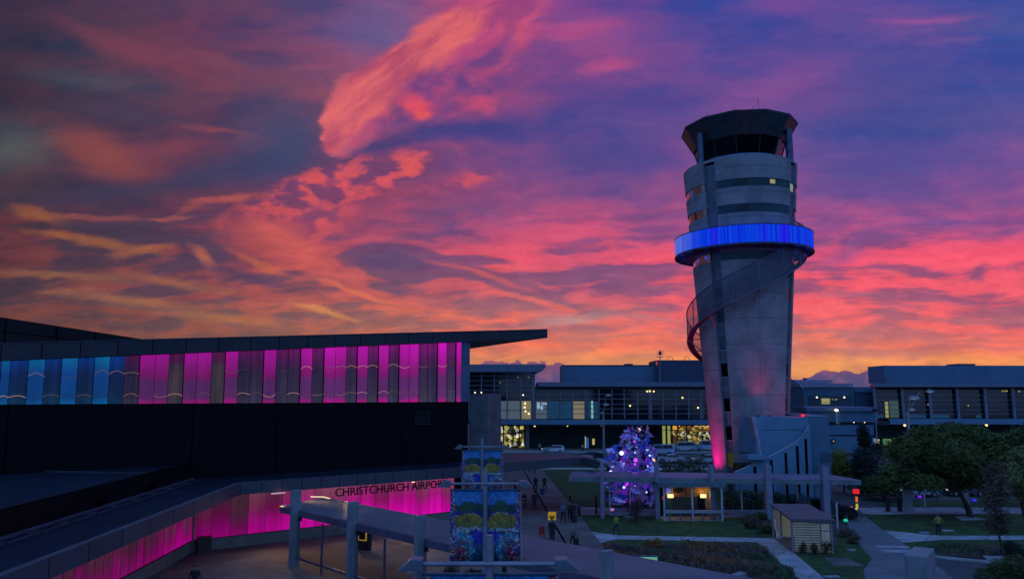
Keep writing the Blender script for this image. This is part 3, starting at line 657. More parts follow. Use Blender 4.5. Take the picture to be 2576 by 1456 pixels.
def panes(p, q, n, keys, lev, slope=None):
    d_ = (q - p)/n; u = d_.normalized(); nn = Vector((u.y, -u.x, 0)); nn = nn if nn.dot(-p) > 0 else -nn
    for i in range(n):
        a, b = p + d_*i, p + d_*(i + 1)
        pn = MB().slab([a + u*.02, b - u*.02, b - u*.02 - nn*.08, a + u*.02 - nn*.08], .8, ZF + .02).build('glass_panel', pink(keys[i % len(keys)], lev(i)), hall)
        MB().slab([a - u*.012 + nn*.01, a + u*.012 + nn*.01, a + u*.012 - nn*.08, a - u*.012 - nn*.08], .8, ZF).build('mullion', mat('dark_pink_frame', (.12, .03, .08), .5), pn)
    MB().slab([p + nn*.12, q + nn*.12, q - nn*.2, p - nn*.2], -.02, .8).build('plinth', mat('beige_stone', (.2, .18, .14), .8, var=.15), hall)
    MB().slab([p + nn*.14, q + nn*.14, q - nn*.1, p - nn*.1], .8, .84).build('plinth_cap', steel_dark, hall)
    MB().slab([p - nn*.3, q - nn*.3, q - nn*.5, p - nn*.5], 0, ZF).build('back_wall', concrete_dark, hall)
panes(PA, PB, 17, 'acdacbbaabbcbbab', lambda i: 0 if i < 3 else (1 if i < 6 else 2))
panes(PL, PA, 21, 'ddaddcdddadda', lambda i: 0 if i < 16 else 1)
MB().tube([Vector((PA.x, PA.y, 0)) + nh*.2, Vector((PA.x, PA.y, ZF)) + nh*.2], .09, 8).build('corner_post', steel, hall)
MB().box((PA.x + .9, PA.y - .1, .55), (.9, .5, 1.1), math.atan2(dh.y, dh.x)).build('cabinet', mat('brown_cabinet', (.05, .03, .025), .6), hall)
# lamps in the canopy underside
for x, y in ((700, 1238), (880, 1226), (1060, 1216)):
    p = G(x, y, ZF); d1 = dh*.5
    if x == 700: MB().bar(Vector((p.x, p.y, ZF - .05)) - d1, Vector((p.x, p.y, ZF - .05)) + d1, .08).build('downlight', mat('tube_lamp', (.5, .45, .45), .4, emit=lin((200, 150, 150)), es=.8), hall)
    else: MB().tube([(p.x - nh.x*1.3, p.y - nh.y*1.3, ZF - .004), (p.x - nh.x*1.3, p.y - nh.y*1.3, ZF + .02)], .12, 12).build('downlight', warm_lamp, hall)
    light('SPOT', 'downlight_beam', (p.x - .1, p.y + .7, ZF - .1), (255, 206, 140), 420, hall, (p.x + 1.8, p.y - 3.6, 0), .25, 130, .9)
# sign letters stand off the glass
uu = (PB - PA).normalized(); nn_ = Vector((uu.y, -uu.x, 0)); nn_ = nn_ if nn_.dot(-PA) > 0 else -nn_
o1 = onplane(842, 1248.6, PA + nn_*.35, nn_); o2 = onplane(1126, 1224, PA + nn_*.35, nn_)
mbt, wt_ = text_mb('CHRISTCHURCH AIRPORT', 1.0, (0, 0, 0), (1, 0, 0), (0, 0, 1))
L = math.hypot(o2.x - o1.x, o2.y - o1.y); sx_ = L/wt_
zz = o1.z
mbt, _ = text_mb('CHRISTCHURCH AIRPORT', 1.0, (0, 0, 0), (1, 0, 0), (0, 0, 1), .06, .012)
for v in mbt.v:
    p = o1 + uu*(v.x*sx_) - nn_*v.y*1.0; v.x, v.y, v.z = p.x, p.y, zz + (o2.z - o1.z)*v.x/wt_ + v.z*.92
root = thing('sign', 'black capital letters reading CHRISTCHURCH AIRPORT on the pink glass wall', 'sign', (o1.x, o1.y, zz))
mbt.build('letters', black, root)
mb = MB(); mb.bar(o1 + Vector((0, 0, .3)) - nn_*.02, o2 + Vector((0, 0, .3)) - nn_*.02, .03)
for k_ in (.1, .5, .9): p = o1 + (o2 - o1)*k_; mb.bar(p + Vector((0, 0, .3)), p + Vector((0, 0, .3)) - nn_*.35, .03)
mb.build('rail', steel_dark, root)
# concrete end wall beyond the hall
p0, p1 = V(1181, 1000, 75), V(1228.5, 1000, 75)
pier = tag(MB().slab([p0, p1, p1 + Vector((1.2, 6, 0)), p0 + Vector((0, 6, 0))], 0, ZT(1205, 989, p0)).build('concrete_wall', concrete_dark), 'tall plain concrete wall beside the right end of the dark hall', 'wall')

for nm in ('dark_ribbed_cladding', 'blue_grey_roofing', 'dark_parapet_slat', 'brown_metal_cladding', 'grey_fascia_panel', 'grey_canopy_panel'):
    MT[nm].node_tree.nodes['Principled BSDF'].inputs['Specular IOR Level'].default_value = .12

for n_ in MT['dark_ribbed_cladding'].node_tree.nodes:
    if n_.type == 'TEX_NOISE': n_.inputs['Scale'].default_value = .14
# ------------------------------------------------------------------ control tower
TY = 88.0
TB = V(1890, 1226, TY); TX = TB.x; TC = Vector((TX, TY, 0))
tow = Vector((-TX, -TY, 0)).normalized(); rgt = Vector((-tow.y, tow.x, 0))
if rgt.x < 0: rgt = -rgt
def TP3(r, a, z): return TC + tow*(r*math.cos(a)) + rgt*(r*math.sin(a)) + Vector((0, 0, z))
tower = thing('control_tower', 'tall flaring concrete control tower with a glowing blue ring and a spiral stair', 'control tower', (TX, TY, 0))
def rs(z): return 3.95 + 0.0703*z
tcon = mat('tower_concrete', (0.245, 0.215, 0.225), 0.85, var=0.24, vs=0.4, bump=0.12)
q, b, tc = nodes_of(tcon)
old = b.inputs['Base Color'].links[0].from_socket
st = q.noise(q.vm('MULTIPLY', tc.outputs['Object'], (1.6, 1.6, .12)), 1.2, 5, .6)      # run-off streaks
old = q.mix(q.mr(st, .52, .75, 0, .22), old, (.13, .12, .13))
sp = q.n('ShaderNodeSeparateXYZ'); q.put(sp.inputs[0], tc.outputs['Object'])
jz = q.m('PINGPONG', q.m('ADD', sp.outputs[2], 0.55), 1.45)
q.put(b.inputs['Base Color'], q.mix(q.mr(jz, 0.02, 0.05, .6, 0, False), old, (.05, .045, .05)))
A1, A2 = R(-38), R(-25); A3, A4 = R(60), R(74)     # the two tall window slots
ZT_ = 38.35
strips = [(34.8, 35.72), (31.82, 32.8), (26.45, 27.4)]
lev = [0.0]; 
for a, b_ in strips[::-1]: lev += [a, b_]
lev.append(ZT_)
core = MB(); core.ringsolid((2.0, 2.0), (rs(0) - .24, rs(ZT_) - .24), 0, ZT_ - .5, 0, 2*math.pi, 64, TP3)
core.build('core', mat('slot_wall', (0.09, 0.1, 0.13), .6, var=.3), tower, smooth=True)
def arcs(name, a0, a1, extra=0.0, pname='shaft_panel'):
    n = max(6, int(abs(a1 - a0)/R(4)))
    for i in range(0, len(lev) - 1, 2):
        z0, z1 = lev[i], lev[i + 1]
        MB().ringsolid((rs(z0) - .5 + extra, rs(z1) - .5 + extra), (rs(z0) + extra, rs(z1) + extra), z0, z1, a0, a1, n, TP3).build(pname, tcon, tower, smooth=True)
arcs('front', A2, A3)
arcs('left', R(-150), A1, 0.12)
arcs('back', A4, R(210), 0.0)
# vertical joints on the front face
mb = MB()
for a in (R(17),):
    mb.quad(TP3(rs(0) + .004, a - .003, 0), TP3(rs(0) + .004, a + .003, 0), TP3(rs(26) + .004, a + .003, 26), TP3(rs(26) + .004, a - .003, 26))
mb.build('panel_joint', mat('joint_dark', (.05, .045, .05), .8), tower)
band = mat('teal_strip_glass', (0.014, 0.04, 0.05), 0.25, var=.3, vs=.6, spec=.25)
bandl = mat('mirror_strip_glass', (0.62, 0.5, 0.42), 0.16, .95, var=.15, vs=.6)  # left-side copy: warm base colour strengthens the orange sky reflection
for i, (z0, z1) in enumerate(strips):
    MB().ringsolid((rs(z0) - .45, rs(z1) - .45), (rs(z0) - .1, rs(z1) - .1), z0 - .01, z1 + .01, A2 + .01, A3 - .01, 24, TP3).build('window_band', band, tower, smooth=True)
    MB().ringsolid((rs(z0) - .45, rs(z1) - .45), (rs(z0) - .1 + .12, rs(z1) - .1 + .12), z0 - .01, z1 + .01, R(-150), A1 - .01, 30, TP3).build('window_band', bandl, tower, smooth=True)
    MB().ringsolid((rs(z0) - .45, rs(z1) - .45), (rs(z0) - .1, rs(z1) - .1), z0 - .01, z1 + .01, A4 + .01, R(210), 30, TP3).build('window_band', band, tower, smooth=True)
def win(zlo, zhi, a0, a1, m, nm='window', ex=0.0, off=-.08):
    return MB().ringsolid((rs(zlo) - .3 + ex, rs(zhi) - .3 + ex), (rs(zlo) + off + ex, rs(zhi) + off + ex), zlo, zhi, a0, a1, 4, TP3).build(nm, m, tower)
blk = black_glass; ylw = lamp_mat('yellow_window', (196, 190, 110), .5)
win(34.95, 35.65, R(-4), R(8), blk); win(31.95, 32.7, R(-3), R(8), blk)
win(35.1, 35.58, R(31), R(37), ylw); win(34.7, 35.55, R(63), R(69), lamp_mat('pale_window', (170, 196, 168), .45), ex=-.1, off=-.02)
win(34.82, 35.7, R(-66), R(-58), mat('pale_window_glass', (.3, .32, .5), .2), ex=.12)
win(31.84, 32.78, R(-58), R(-55), black, ex=.12)
for a in (R(-75), R(-68)): win(31.84, 32.78, a, a + R(1.2), black, ex=.12)
# windows down the slots
for z in (3.0, 6.0, 9.2, 13.2, 16.3, 19.3, 22.0):
    for a0, a1 in ((A1, A2), (A3, A4)):
        d = (a1 - a0)*.12
        m_ = mat('olive_lit_window', (.05, .05, .01), .3, emit=lin((70, 62, 10)), es=.5) if z < 4 and a0 < 0 else (black_glass if int(z*10) % 2 == 0 else mat('teal_slot_panel', (.02, .06, .08), .4))
        MB().ringsolid((rs(z) - .4, rs(z + 1.5) - .4), (rs(z) - .2, rs(z + 1.5) - .2), z, z + 1.5, a0 + d, a1 - d, 3, TP3).build('slot_window', m_, tower)
        MB().ringsolid((rs(z) - .5, rs(z) - .5), (rs(z) - .2, rs(z) - .2), z - .16, z - .02, a0 + .004, a1 - .004, 3, TP3).build('slot_sill', tcon, tower)
# drum top: parapet and set-back curb
MB().ringsolid((2, 2), (rs(38.35) - .1, rs(38.35) - .1), 38.15, 38.41, 0, 2*math.pi, 64, TP3).build('drum_deck', concrete, tower, smooth=True, ang=30)
MB().ringsolid((4.9, 4.9), (5.5, 5.45), 38.42, 38.95, 0, 2*math.pi, 64, TP3).build('curb', mat('blue_grey_metal', (.12, .15, .22), .4, .4), tower, smooth=True, ang=30)
# cab: twelve-sided, sloping outward; dark glass below, panelled visor above
N = 12; off = R(-3)
def poly12(r0, z0, r1, z1, name, mats, parent, t=.15):
    for i in range(N):
        a0, a1 = off + i*2*math.pi/N, off + (i + 1)*2*math.pi/N
        m_ = mats[i % len(mats)]
        MB().add([TP3(r0, a0, z0), TP3(r0, a1, z0), TP3(r1, a1, z1), TP3(r1, a0, z1), TP3(r0 - t, a0, z0), TP3(r0 - t, a1, z0), TP3(r1 - t, a1, z1), TP3(r1 - t, a0, z1)],
                 [(0, 1, 2, 3), (7, 6, 5, 4), (0, 3, 7, 4), (1, 5, 6, 2), (3, 2, 6, 7), (0, 4, 5, 1)]).build(name, m_, parent)
vis = [mat('visor_panel_brown', (.06, .045, .052), .5, .2), mat('visor_panel_green', (.03, .045, .055), .5, .2)]
poly12(5.55, 41.2, 6.95, 43.6, 'visor_panel', vis, tower)
cabg = mat('cab_glass', (.002, .003, .005), .06, spec=.35)
poly12(4.65, 38.8, 5.35, 41.15, 'cab_window', [cabg], tower, .05)
MB().ringsolid((1, 1), (5.3, 5.3), 41.15, 41.21, 0, 2*math.pi, 12, lambda r, a, z: TP3(r, a + off, z)).build('cab_ceiling', black, tower)
MB().ringsolid((.5, .5), (6.9, 6.95), 43.45, 43.67, 0, 2*math.pi, 12, lambda r, a, z: TP3(r, a + off, z)).build('cab_roof', steel_dark, tower)
MB().ringsolid((.5, .5), (3.2, 3.0), 38.45, 41.05, 0, 2*math.pi, 24, TP3).build('cab_core', black, tower)
for i in range(N):
    a = off + i*2*math.pi/N; MB().tube([TP3(4.68, a, 38.8), TP3(5.4, a, 41.18)], .05, 6).build('cab_mullion', steel_dark, tower)
MB().add([TP3(4.55, R(57), 38.95), TP3(4.55, R(63), 38.95), TP3(5.5, R(63), 41.05), TP3(5.5, R(57), 41.05)], [(0, 1, 2, 3)]).build('cab_frame', mat('frame_reflection', (.3, .22, .26), .5), tower)  # pinkish reflection on the frame painted into its base colour
for a, c in ((R(36), (20, 120, 130)), (R(-50), (40.85, 120, 170)), (R(-37.85), (90, 20, 190))):
    MB().ringsolid((4.0, 4.0), (4.2, 4.2), 38.83, 39.35, a - .12, a + .1, 3, TP3).build('cab_screen', lamp_mat('cab_screen_%d' % c[0], c, .8), tower)
for a in (R(-45), R(66), R(157), R(-134)):
    MB().tube([TP3(6.2, a, 38.35), TP3(6.15, a, 42.15)], .42, 14).build('pillar', mat('blue_steel_pillar', (.07, .075, .12), .35, .5), tower, smooth=True)
for a, h, r in ((R(-38.85), .9, 5.5), (R(-4), 1.1, 5), (R(18), .9, 5.6), (R(28), 2.2, 5)):
    MB().tube([TP3(r, a, 43.65), TP3(r, a, 43.65 + h)], .025, 5).build('antenna', steel_dark, tower)
# ring balcony with blue lit screen
RZ0, RZ1, RO = 27.8, 30.0, 8.05
led = mat('blue_light_screen', (.005, .005, .02), .6, spec=.05)
q, b, tc = nodes_of(led)
sp = q.n('ShaderNodeSeparateXYZ'); q.put(sp.inputs[0], tc.outputs['Object'])
ang = q.m('ARCTAN2', sp.outputs[0], sp.outputs[1])
cv = q.n('ShaderNodeCombineXYZ'); q.put(cv.inputs[0], ang)
n1 = q.noise(cv.outputs[0], 26.0, 4, .6); n2 = q.noise(cv.outputs[0], 3.0, 2, .5)
c_ = q.mix(q.mr(n1, .36, .64), lin((4, 14, 205)), lin((8, 76, 222))); c_ = q.mix(q.mr(n2, .48, .72), c_, lin((36, 10, 225)))
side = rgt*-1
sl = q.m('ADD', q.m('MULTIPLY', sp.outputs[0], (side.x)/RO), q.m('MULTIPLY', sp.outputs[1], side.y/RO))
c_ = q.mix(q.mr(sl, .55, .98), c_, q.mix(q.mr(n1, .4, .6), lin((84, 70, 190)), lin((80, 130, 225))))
q.put(b.inputs['Emission Color'], c_); b.inputs['Emission Strength'].default_value = 1.0
MB().ringsolid((RO - .06, RO - .06), (RO, RO), RZ0 + .12, RZ1 - .08, 0, 2*math.pi, 96, TP3).build('light_screen', led, tower, smooth=True, ang=30)
ringm = mat('ring_metal', (.03, .03, .06), .4, .4)
MB().ringsolid((RO - .14, RO - .14), (RO + .05, RO + .05), RZ1 - .08, RZ1 + .02, 0, 2*math.pi, 96, TP3).build('top_rail', ringm, tower, smooth=True, ang=30)
MB().ringsolid((RO - .2, RO - .2), (RO + .05, RO + .05), RZ0 - .08, RZ0 + .12, 0, 2*math.pi, 96, TP3).build('base_rail', ringm, tower, smooth=True, ang=30)
MB().ringsolid((rs(27.5) - .2, rs(27.5) - .2), (RO - .2, RO - .2), RZ0 + .0, RZ0 + .1, 0, 2*math.pi, 96, TP3).build('ring_floor', mat('ring_grating', (.05, .06, .12), .5, .3), tower, smooth=True, ang=30)
for i in range(24):
    a = i*2*math.pi/24; MB().tube([TP3(6.0, a, RZ0 - .02), TP3(RO - .1, a, RZ0 - .02)], .06, 4).build('bracket', ringm, tower)
for i in range(16):
    a = (i + .5)*2*math.pi/16; light('POINT', 'ring_light', TP3(RO - .9, a, RZ0 + .35), (30, 80, 255), 26, tower, None, .3)
    light('POINT', 'ring_underlight', TP3(7.3, a, RZ0 - .5), (30, 60, 255), 4, tower, None, .2)
# spiral stair: a ribbon of dark mesh between two rails, held off the shaft on struts
def hz(a): return 22.0 + (a/R(90))*(5.5 if a > 0 else 4.75)
def hr(a): return 7.0 + .12*a
mesh_m = mat('stair_mesh', (.06, .05, .085), .5, trans=.44)
HA = [R(118 - i*4) for i in range(0, 100)]
HA = [a for a in HA if hz(a) > 8.3]
rb = MB(); n = len(HA); vs = []
for a in HA: vs += [TP3(hr(a), a, hz(a)), TP3(hr(a), a, min(hz(a) + 3.2, 99))]
rb.add(vs, [(2*i, 2*i + 2, 2*i + 3, 2*i + 1) for i in range(n - 1)])
rb.build('stair_screen', mesh_m, tower, smooth=True)
rail_m = mat('stair_rail', (.11, .11, .17), .4, .3)
MB().tube([TP3(hr(a), a, hz(a)) for a in HA], .09, 6).build('stair_rail', rail_m, tower, smooth=True)
MB().tube([TP3(hr(a), a, hz(a) + 3.2) for a in HA], .075, 6).build('stair_rail', rail_m, tower, smooth=True)
st = MB(); vs = []
for a in HA: vs += [TP3(hr(a) - .05, a, hz(a) + .1), TP3(hr(a) - .7, a, hz(a) + .1), TP3(hr(a) - .7, a, hz(a) + .05), TP3(hr(a) - .05, a, hz(a) + .05)]
st.add(vs, [(4*i + j, 4*i + (j + 1) % 4, 4*i + 4 + (j + 1) % 4, 4*i + 4 + j) for i in range(n - 1) for j in range(4)])
st.build('stair_flight', steel_dark, tower)
for i in range(2, n - 1, 6):
    a = HA[i]; MB().tube([TP3(hr(a) - .02, a, hz(a)), TP3(hr(a) - .02, a, hz(a) + 3.2)], .06, 6).build('stair_post', rail_m, tower)
    z = hz(a) + .1; MB().tube([TP3(rs(z) - .3, a, z), TP3(hr(a) - .05, a, z)], .07, 5).build('stair_strut', rail_m, tower)
    if i % 12 == 2: MB().tube([TP3(rs(z) - .3, a - .08, z - 1.6), TP3(hr(a) - .05, a, z)], .06, 5).build('stair_strut', rail_m, tower)
# lamps that wash the foot of the tower in pink
for a, tgt, pw, sz in ((R(-62), TP3(rs(7), R(-66), 6), 2600, 46), (R(-52), TP3(rs(14), R(-50), 16), 2600, 62)):
    p = TP3(rs(0) + 1.6, a, .35); lampb = MB().box((p.x, p.y, .2), (.4, .4, .4), a, (.7, .7)).build('floodlight', steel_dark, tower)
    light('SPOT', 'floodlight_beam', p + Vector((0, 0, .1)), (255, 0, 150), pw, tower, tgt, .15, sz, .8)
# ------------------------------------------------------------------ low annex round the tower foot
DA = 79.5
annex = thing('tower_annex', 'blue grey annex with a curved ramp wall and four slit windows at the tower foot', 'building', (V(1980, 1200, DA).x, DA, 0))
ax = mat('annex_render', (0.1, 0.2, 0.28), .75, var=.12, vs=.5, bump=.05)
def fx(x): return V(x, 1150, DA).x
def fz(y, d=DA): return V(1980, y, d).z
zt = fz(1049)
MB().slab([(fx(1903), DA), (fx(2037), DA), (fx(2037), DA + 6), (fx(1903) - .4, DA + 5)], 4.8, zt).build('upper_wall', ax, annex)
MB().slab([(fx(1917), DA + .004), (fx(2037), DA + .004), (fx(2037), DA + 6), (fx(1917), DA + 5)], 0, 4.796).build('lower_wall', ax, annex)
MB().add([(fx(1893.5), DA - .1, zt), (fx(1904), DA - .1, zt), (fx(1917.5), DA - .1, fz(1143)), (fx(1911), DA - .1, fz(1143)),
          (fx(1893.5), DA + 1.2, zt), (fx(1904), DA + 1.2, zt), (fx(1917.5), DA + 1.2, fz(1143)), (fx(1911), DA + 1.2, fz(1143))],
         [(0, 1, 2, 3), (7, 6, 5, 4), (0, 4, 5, 1), (1, 5, 6, 2), (2, 6, 7, 3), (3, 7, 4, 0)]).build('corner_fin', mat('mauve_render', (.3, .24, .3), .7), annex)
MB().slab([(fx(1873), DA - 1.2), (fx(1918), DA - 1.2), (fx(1918), DA + .0), (fx(1873), DA + 1)], fz(1153.5), fz(1142)).build('porch_slab', ax, annex)
MB().box((fx(1900), DA + 2.5, 1.8), (2.4, 3, 3.6)).build('porch_recess', black, annex)
cv_ = [(1850, 1189), (1873, 1179), (1894, 1169), (1930, 1152), (1950, 1143), (1972, 1131), (2003, 1113.5), (2022, 1095), (2037.5, 1070.5)]
mb = MB(); F = DA - .6
top = [Vector((V(x, y, F).x, F, V(x, y, F).z)) for x, y in cv_]
for a, b_ in zip(top[:-1], top[1:]): mb.slab([(a.x, F), (b_.x, F), (b_.x, F + .55), (a.x, F + .55)], 0, [a.z, b_.z, b_.z, a.z])
mb.build('ramp_wall', ax, annex)
MB().tube([p + Vector((0, .2, .05)) for p in top], .1, 6).build('ramp_coping', mat('pale_coping', (.3, .28, .32), .7), annex)
for x0, x1, y in ((1936.5, 1943, 1151), (1973, 1979, 1133), (2001.5, 2008, 1116), (2023, 2029, 1098), (1895, 1902, 1168)):
    c = V((x0 + x1)/2, y, F); MB().box((c.x, F - .01, (c.z - .1)/2), ((x1 - x0)*F/1850, .08, c.z - .3)).build('slit_window', black_glass, annex)
MB().slab([(fx(2037) + .004, DA + .3), (fx(2092), DA + .3), (fx(2092), DA + 7), (fx(2037) + .004, DA + 7)], 0, fz(1047)).build('stair_block', mat('annex_render_dark', (.07, .14, .2), .75, var=.12, vs=.5), annex)
MB().slab([(fx(2037) + .004, DA + .28), (fx(2094), DA + .28), (fx(2094), DA + 7), (fx(2037) + .004, DA + 7)], fz(1047) + .002, [fz(1042), fz(1046), fz(1045), fz(1043)]).build('stair_coping', mat('pale_coping', (.3, .28, .32), .7), annex)
c0, c1 = V(2063.5, 1138, DA + .25), V(2087.5, 1161, DA + .25)
MB().slab([(c0.x, DA + .25), (c1.x, DA + .25), (c1.x, DA + .31), (c0.x, DA + .31)], c1.z, c0.z).build('vent_panel', mat('slate_panel', (.05, .07, .12), .6), annex)
mb = MB(); zj = fz(1081)
mb.slab([(fx(1919), DA - .006), (fx(2036), DA - .006), (fx(2036), DA), (fx(1919), DA)], zj - .03, zj + .03); mb.build('render_joint', mat('joint_dark', (.05, .045, .05), .8), annex)  # thin dark joint line
c = V(2025, 1047, DA + 1); MB().box((c.x, DA + 1, zt + .18), (.7, .2, .2)).build('warning_light', lamp_mat('red_lamp', (255, 20, 40), 2), annex)
light('POINT', 'warning_glow', (c.x, DA + 2.2, zt + .8), (255, 20, 60), 60, annex, None, .2)
for aa in (R(9), R(20)):
    pr = TP3(rs(9) + 1.7, aa, 8.9)
    MB().box((pr.x, pr.y, pr.z - .12), (.4, .4, .2), 0, (.7, .7)).build('floodlight', steel_dark, annex)
    light('SPOT', 'floodlight_beam', pr + Vector((0, 0, .05)), (255, 10, 100), 300, annex, TP3(rs(14) + .3, aa, 14.5), .4, 62, 1.0)
# ------------------------------------------------------------------ far terminal buildings
TD = 150.0
def tx(x, d=TD): return V(x, 1000, d).x
def tz(y, d=TD): return V(1500, y, d).z
tealslab = mat('teal_slab_edge', (0.09, 0.18, 0.26), .6, var=.1, vs=.2)
mull = mat('mullion_grey', (0.15, 0.14, 0.17), .5, .2)
plant = mat('blue_grey_plant_cladding', (0.07, 0.13, 0.2), .7, var=.12, vs=.15)
plant_dark = mat('dark_plant_cladding', (0.028, 0.04, 0.08), .7, var=.12, vs=.15)
fas2 = mat('grey_roof_edge', (0.12, 0.14, 0.19), .6, var=.1)
recess = mat('dark_green_recess', (0.012, 0.02, 0.02), .7, var=.3, vs=.2)
def bx(x0, x1, y0, y1, d, t, splay=False):
    p, q = V(x0, y0, d), V(x1, y1, d); xb = V(x0, y0, d + t).x if splay else p.x; return MB().slab([(p.x, d), (q.x, d), (q.x, d + t), (xb, d + t)], q.z, p.z)
def curtain(parent, x0, x1, y0, y1, d, verts, hors, thick=(), vw=1.5, hw=1.6, m=dark_glass):
    g = bx(x0, x1, y0, y1, d, .4).build('curtain_wall', m, parent)
    mb = MB(); s = d/1850
    zb, ztp = tz(y1, d), tz(y0, d)
    for x in verts: w = (2.6 if x in thick else vw)*s; mb.slab([(tx(x, d) - w, d - .22), (tx(x, d) + w, d - .22), (tx(x, d) + w, d - .01), (tx(x, d) - w, d - .01)], zb, ztp)
    mb.build('mullion', mull, g)
    mb = MB()
    for y in hors: z = tz(y, d); mb.slab([(tx(x0, d), d - .16), (tx(x1, d), d - .16), (tx(x1, d), d - .012), (tx(x0, d), d - .012)], z - hw*s*.5, z + hw*s*.5)
    mb.build('transom', mull, g)
    return g
def pane(parent, x0, x1, y0, y1, d, m, nm='lit_window', o=.06): return bx(x0, x1, y0, y1, d - o, .04).build(nm, m, parent)
def spot(parent, x, y, d, r=1.6, m=warm_lamp, nm='downlight'):
    p = V(x, y, d); return MB().ball(p, r*d/1850, 8, 5).build(nm, m, parent, smooth=True)
def shop(name, cols, sc, s=1.0, seed=0.0):
    if name in MT: return MT[name]
    m = mat(name, (.01, .01, .01), .4); q, b, tc = nodes_of(m)
    v = q.vm('ADD', q.vm('MULTIPLY', tc.outputs['Object'], (1, 1, 1.15)), (seed, 0, seed))
    vo = q.n('ShaderNodeTexVoronoi'); q.put(vo.inputs['Vector'], v); vo.inputs['Scale'].default_value = sc
    sp = q.n('ShaderNodeSeparateColor'); q.put(sp.inputs[0], vo.outputs['Color'])
    cr = q.n('ShaderNodeValToRGB'); cr.color_ramp.interpolation = 'CONSTANT'; q.put(cr.inputs[0], sp.outputs[0]); e = cr.color_ramp.elements
    while len(e) < len(cols): e.new(.5)
    for i, (el_, c) in enumerate(zip(e, cols)): el_.position = i/len(cols); el_.color = (*lin(c), 1)
    n = q.noise(v, sc*.5, 4, .6)
    q.put(b.inputs['Emission Color'], q.mix(q.mr(n, .35, .65), cr.outputs[0], lin(cols[0]), 'MIX')); b.inputs['Emission Strength'].default_value = s
    return m
blind = mat('lit_blind', (.15, .15, .13), .7, emit=lin((70, 78, 78)), es=.8, var=.1)
blind_w = mat('warm_lit_blind', (.15, .14, .1), .7, emit=lin((120, 108, 74)), es=.9)
teal_room = mat('teal_lit_room', (.02, .05, .06), .4, emit=lin((18, 52, 78)), es=.8)
# -- pavilion with the flaring roof
pav = thing('terminal_pavilion', 'glazed terminal pavilion with a wide flat roof between the hall and the long concourse', 'building', (tx(1260), TD, 0))
bx(1130, 1341, 926, 1066, TD + .5, 14).build('body', recess, pav)
mb = MB(); d = TD - 1.5
za, zb_, zc = tz(916, d), tz(924.5, d), tz(935, d)
mb.add([(tx(1120), d, za), (tx(1372), d, za), (tx(1372), d, zb_), (tx(1352), d, zc), (tx(1120), d, zc)] + [(tx(1120), d + 18, za), (tx(1372), d + 18, za), (tx(1372), d + 18, zb_), (tx(1352), d + 18, zc), (tx(1120), d + 18, zc)],
       [(0, 1, 2, 3, 4), (9, 8, 7, 6, 5)] + [(i, (i + 1) % 5 + 0, (i + 1) % 5 + 5, i + 5) for i in range(5)])
mb.build('roof', fas2, pav)
cw = curtain(pav, 1130, 1338, 936, 1006, TD + .3, (1150, 1180, 1211, 1243.5, 1276, 1310), (945, 957, 969, 981.5, 994))
curtain(pav, 1130, 1338, 1006.5, 1054.5, TD + .3, (1150, 1180, 1211, 1243.5, 1276, 1310), (1031,), m=dark_glass)
for x0, x1, m_ in ((1245, 1275, blind), (1277.5, 1308, blind), (1312, 1336, blind_w), (1229.5, 1241, shop('signboard_glow', [(20, 60, 90), (150, 150, 160), (30, 70, 120), (170, 120, 140)], .9, .8))):
    pane(pav, x0, x1, 1008, 1053.5, TD + .3, m_)
bx(1338, 1346, 930, 1055, TD + .1, 3).build('column', mull, pav)
for x, y in ((1258.5, 962), (1303, 948.5), (1330, 948.5)): spot(pav, x, y, TD + .1, 1.9, blind_w)
for x, y in ((1195, 987), (1211, 987), (1316, 993)): spot(pav, x, y, TD, 1.8, white_lamp)
for x, y in ((1321, 1014), (1320, 1024), (1322, 1034), (1330, 1040)): spot(pav, x, y, TD, 2.2, warm_lamp)
# -- long concourse
con = thing('terminal_concourse', 'long two storey glazed concourse with dark ground floor behind the lit tree', 'building', (tx(1560), TD, 0))
bx(1346, 1990, 972, 1066, TD + 2, 14).build('body', recess, con)
bx(1180, 1990, 1062, 1140, TD + 6.2, 10).build('ground_floor', recess, con)
MB().slab([(tx(1354), TD - .6), (tx(1995), TD - .6), (tx(1995), TD + 16), (tx(1354), TD + 16)], tz(972), tz(961)).build('roof', fas2, con)
vl = (1346, 1377.5, 1409, 1440, 1472, 1477.5, 1506.5, 1539, 1570, 1603, 1633.5, 1638, 1667, 1699.5, 1731, 1761, 1766, 1795, 1830, 1870, 1910, 1950)
curtain(con, 1347, 1985, 979.5, 1053.5, TD + .6, vl[1:], (991, 1003, 1016, 1028, 1040), (1472, 1633.5, 1761))
bx(1346.2, 1985, 972.3, 979, TD + .4, 1).build('head_panel', recess, con)
for x0, x1, m_ in ((1347.5, 1376, blind), (1379, 1407.5, teal_room), (1411, 1438.5, teal_room), (1441.5, 1470, blind_w), (1480, 1505, teal_room)):
    pane(con, x0, x1, 1009, 1053, TD + .6, m_)
MB().slab([(tx(1487.5), TD + .48), (tx(1492.5), TD + .48), (tx(1492.5), TD + .52), (tx(1487.5), TD + .52)], tz(1052), tz(1008)).build('lit_window', lamp_mat('pale_strip_light', (140, 190, 180), .8), con)
for x0, x1, y0, y1 in ((1351, 1358, 1012, 1028), (1362, 1376, 1013, 1017), (1360, 1366, 1020, 1030)): pane(con, x0, x1, y0, y1, TD + .5, lamp_mat('pale_blue_glint', (150, 180, 215), .8), o=.1)
MB().slab([(tx(1228), TD - 2.2), (tx(1995), TD - 2.2), (tx(1995), TD + 15), (tx(1228), TD + 15)], tz(1066), tz(1055.5)).build('first_floor_slab', tealslab, con)
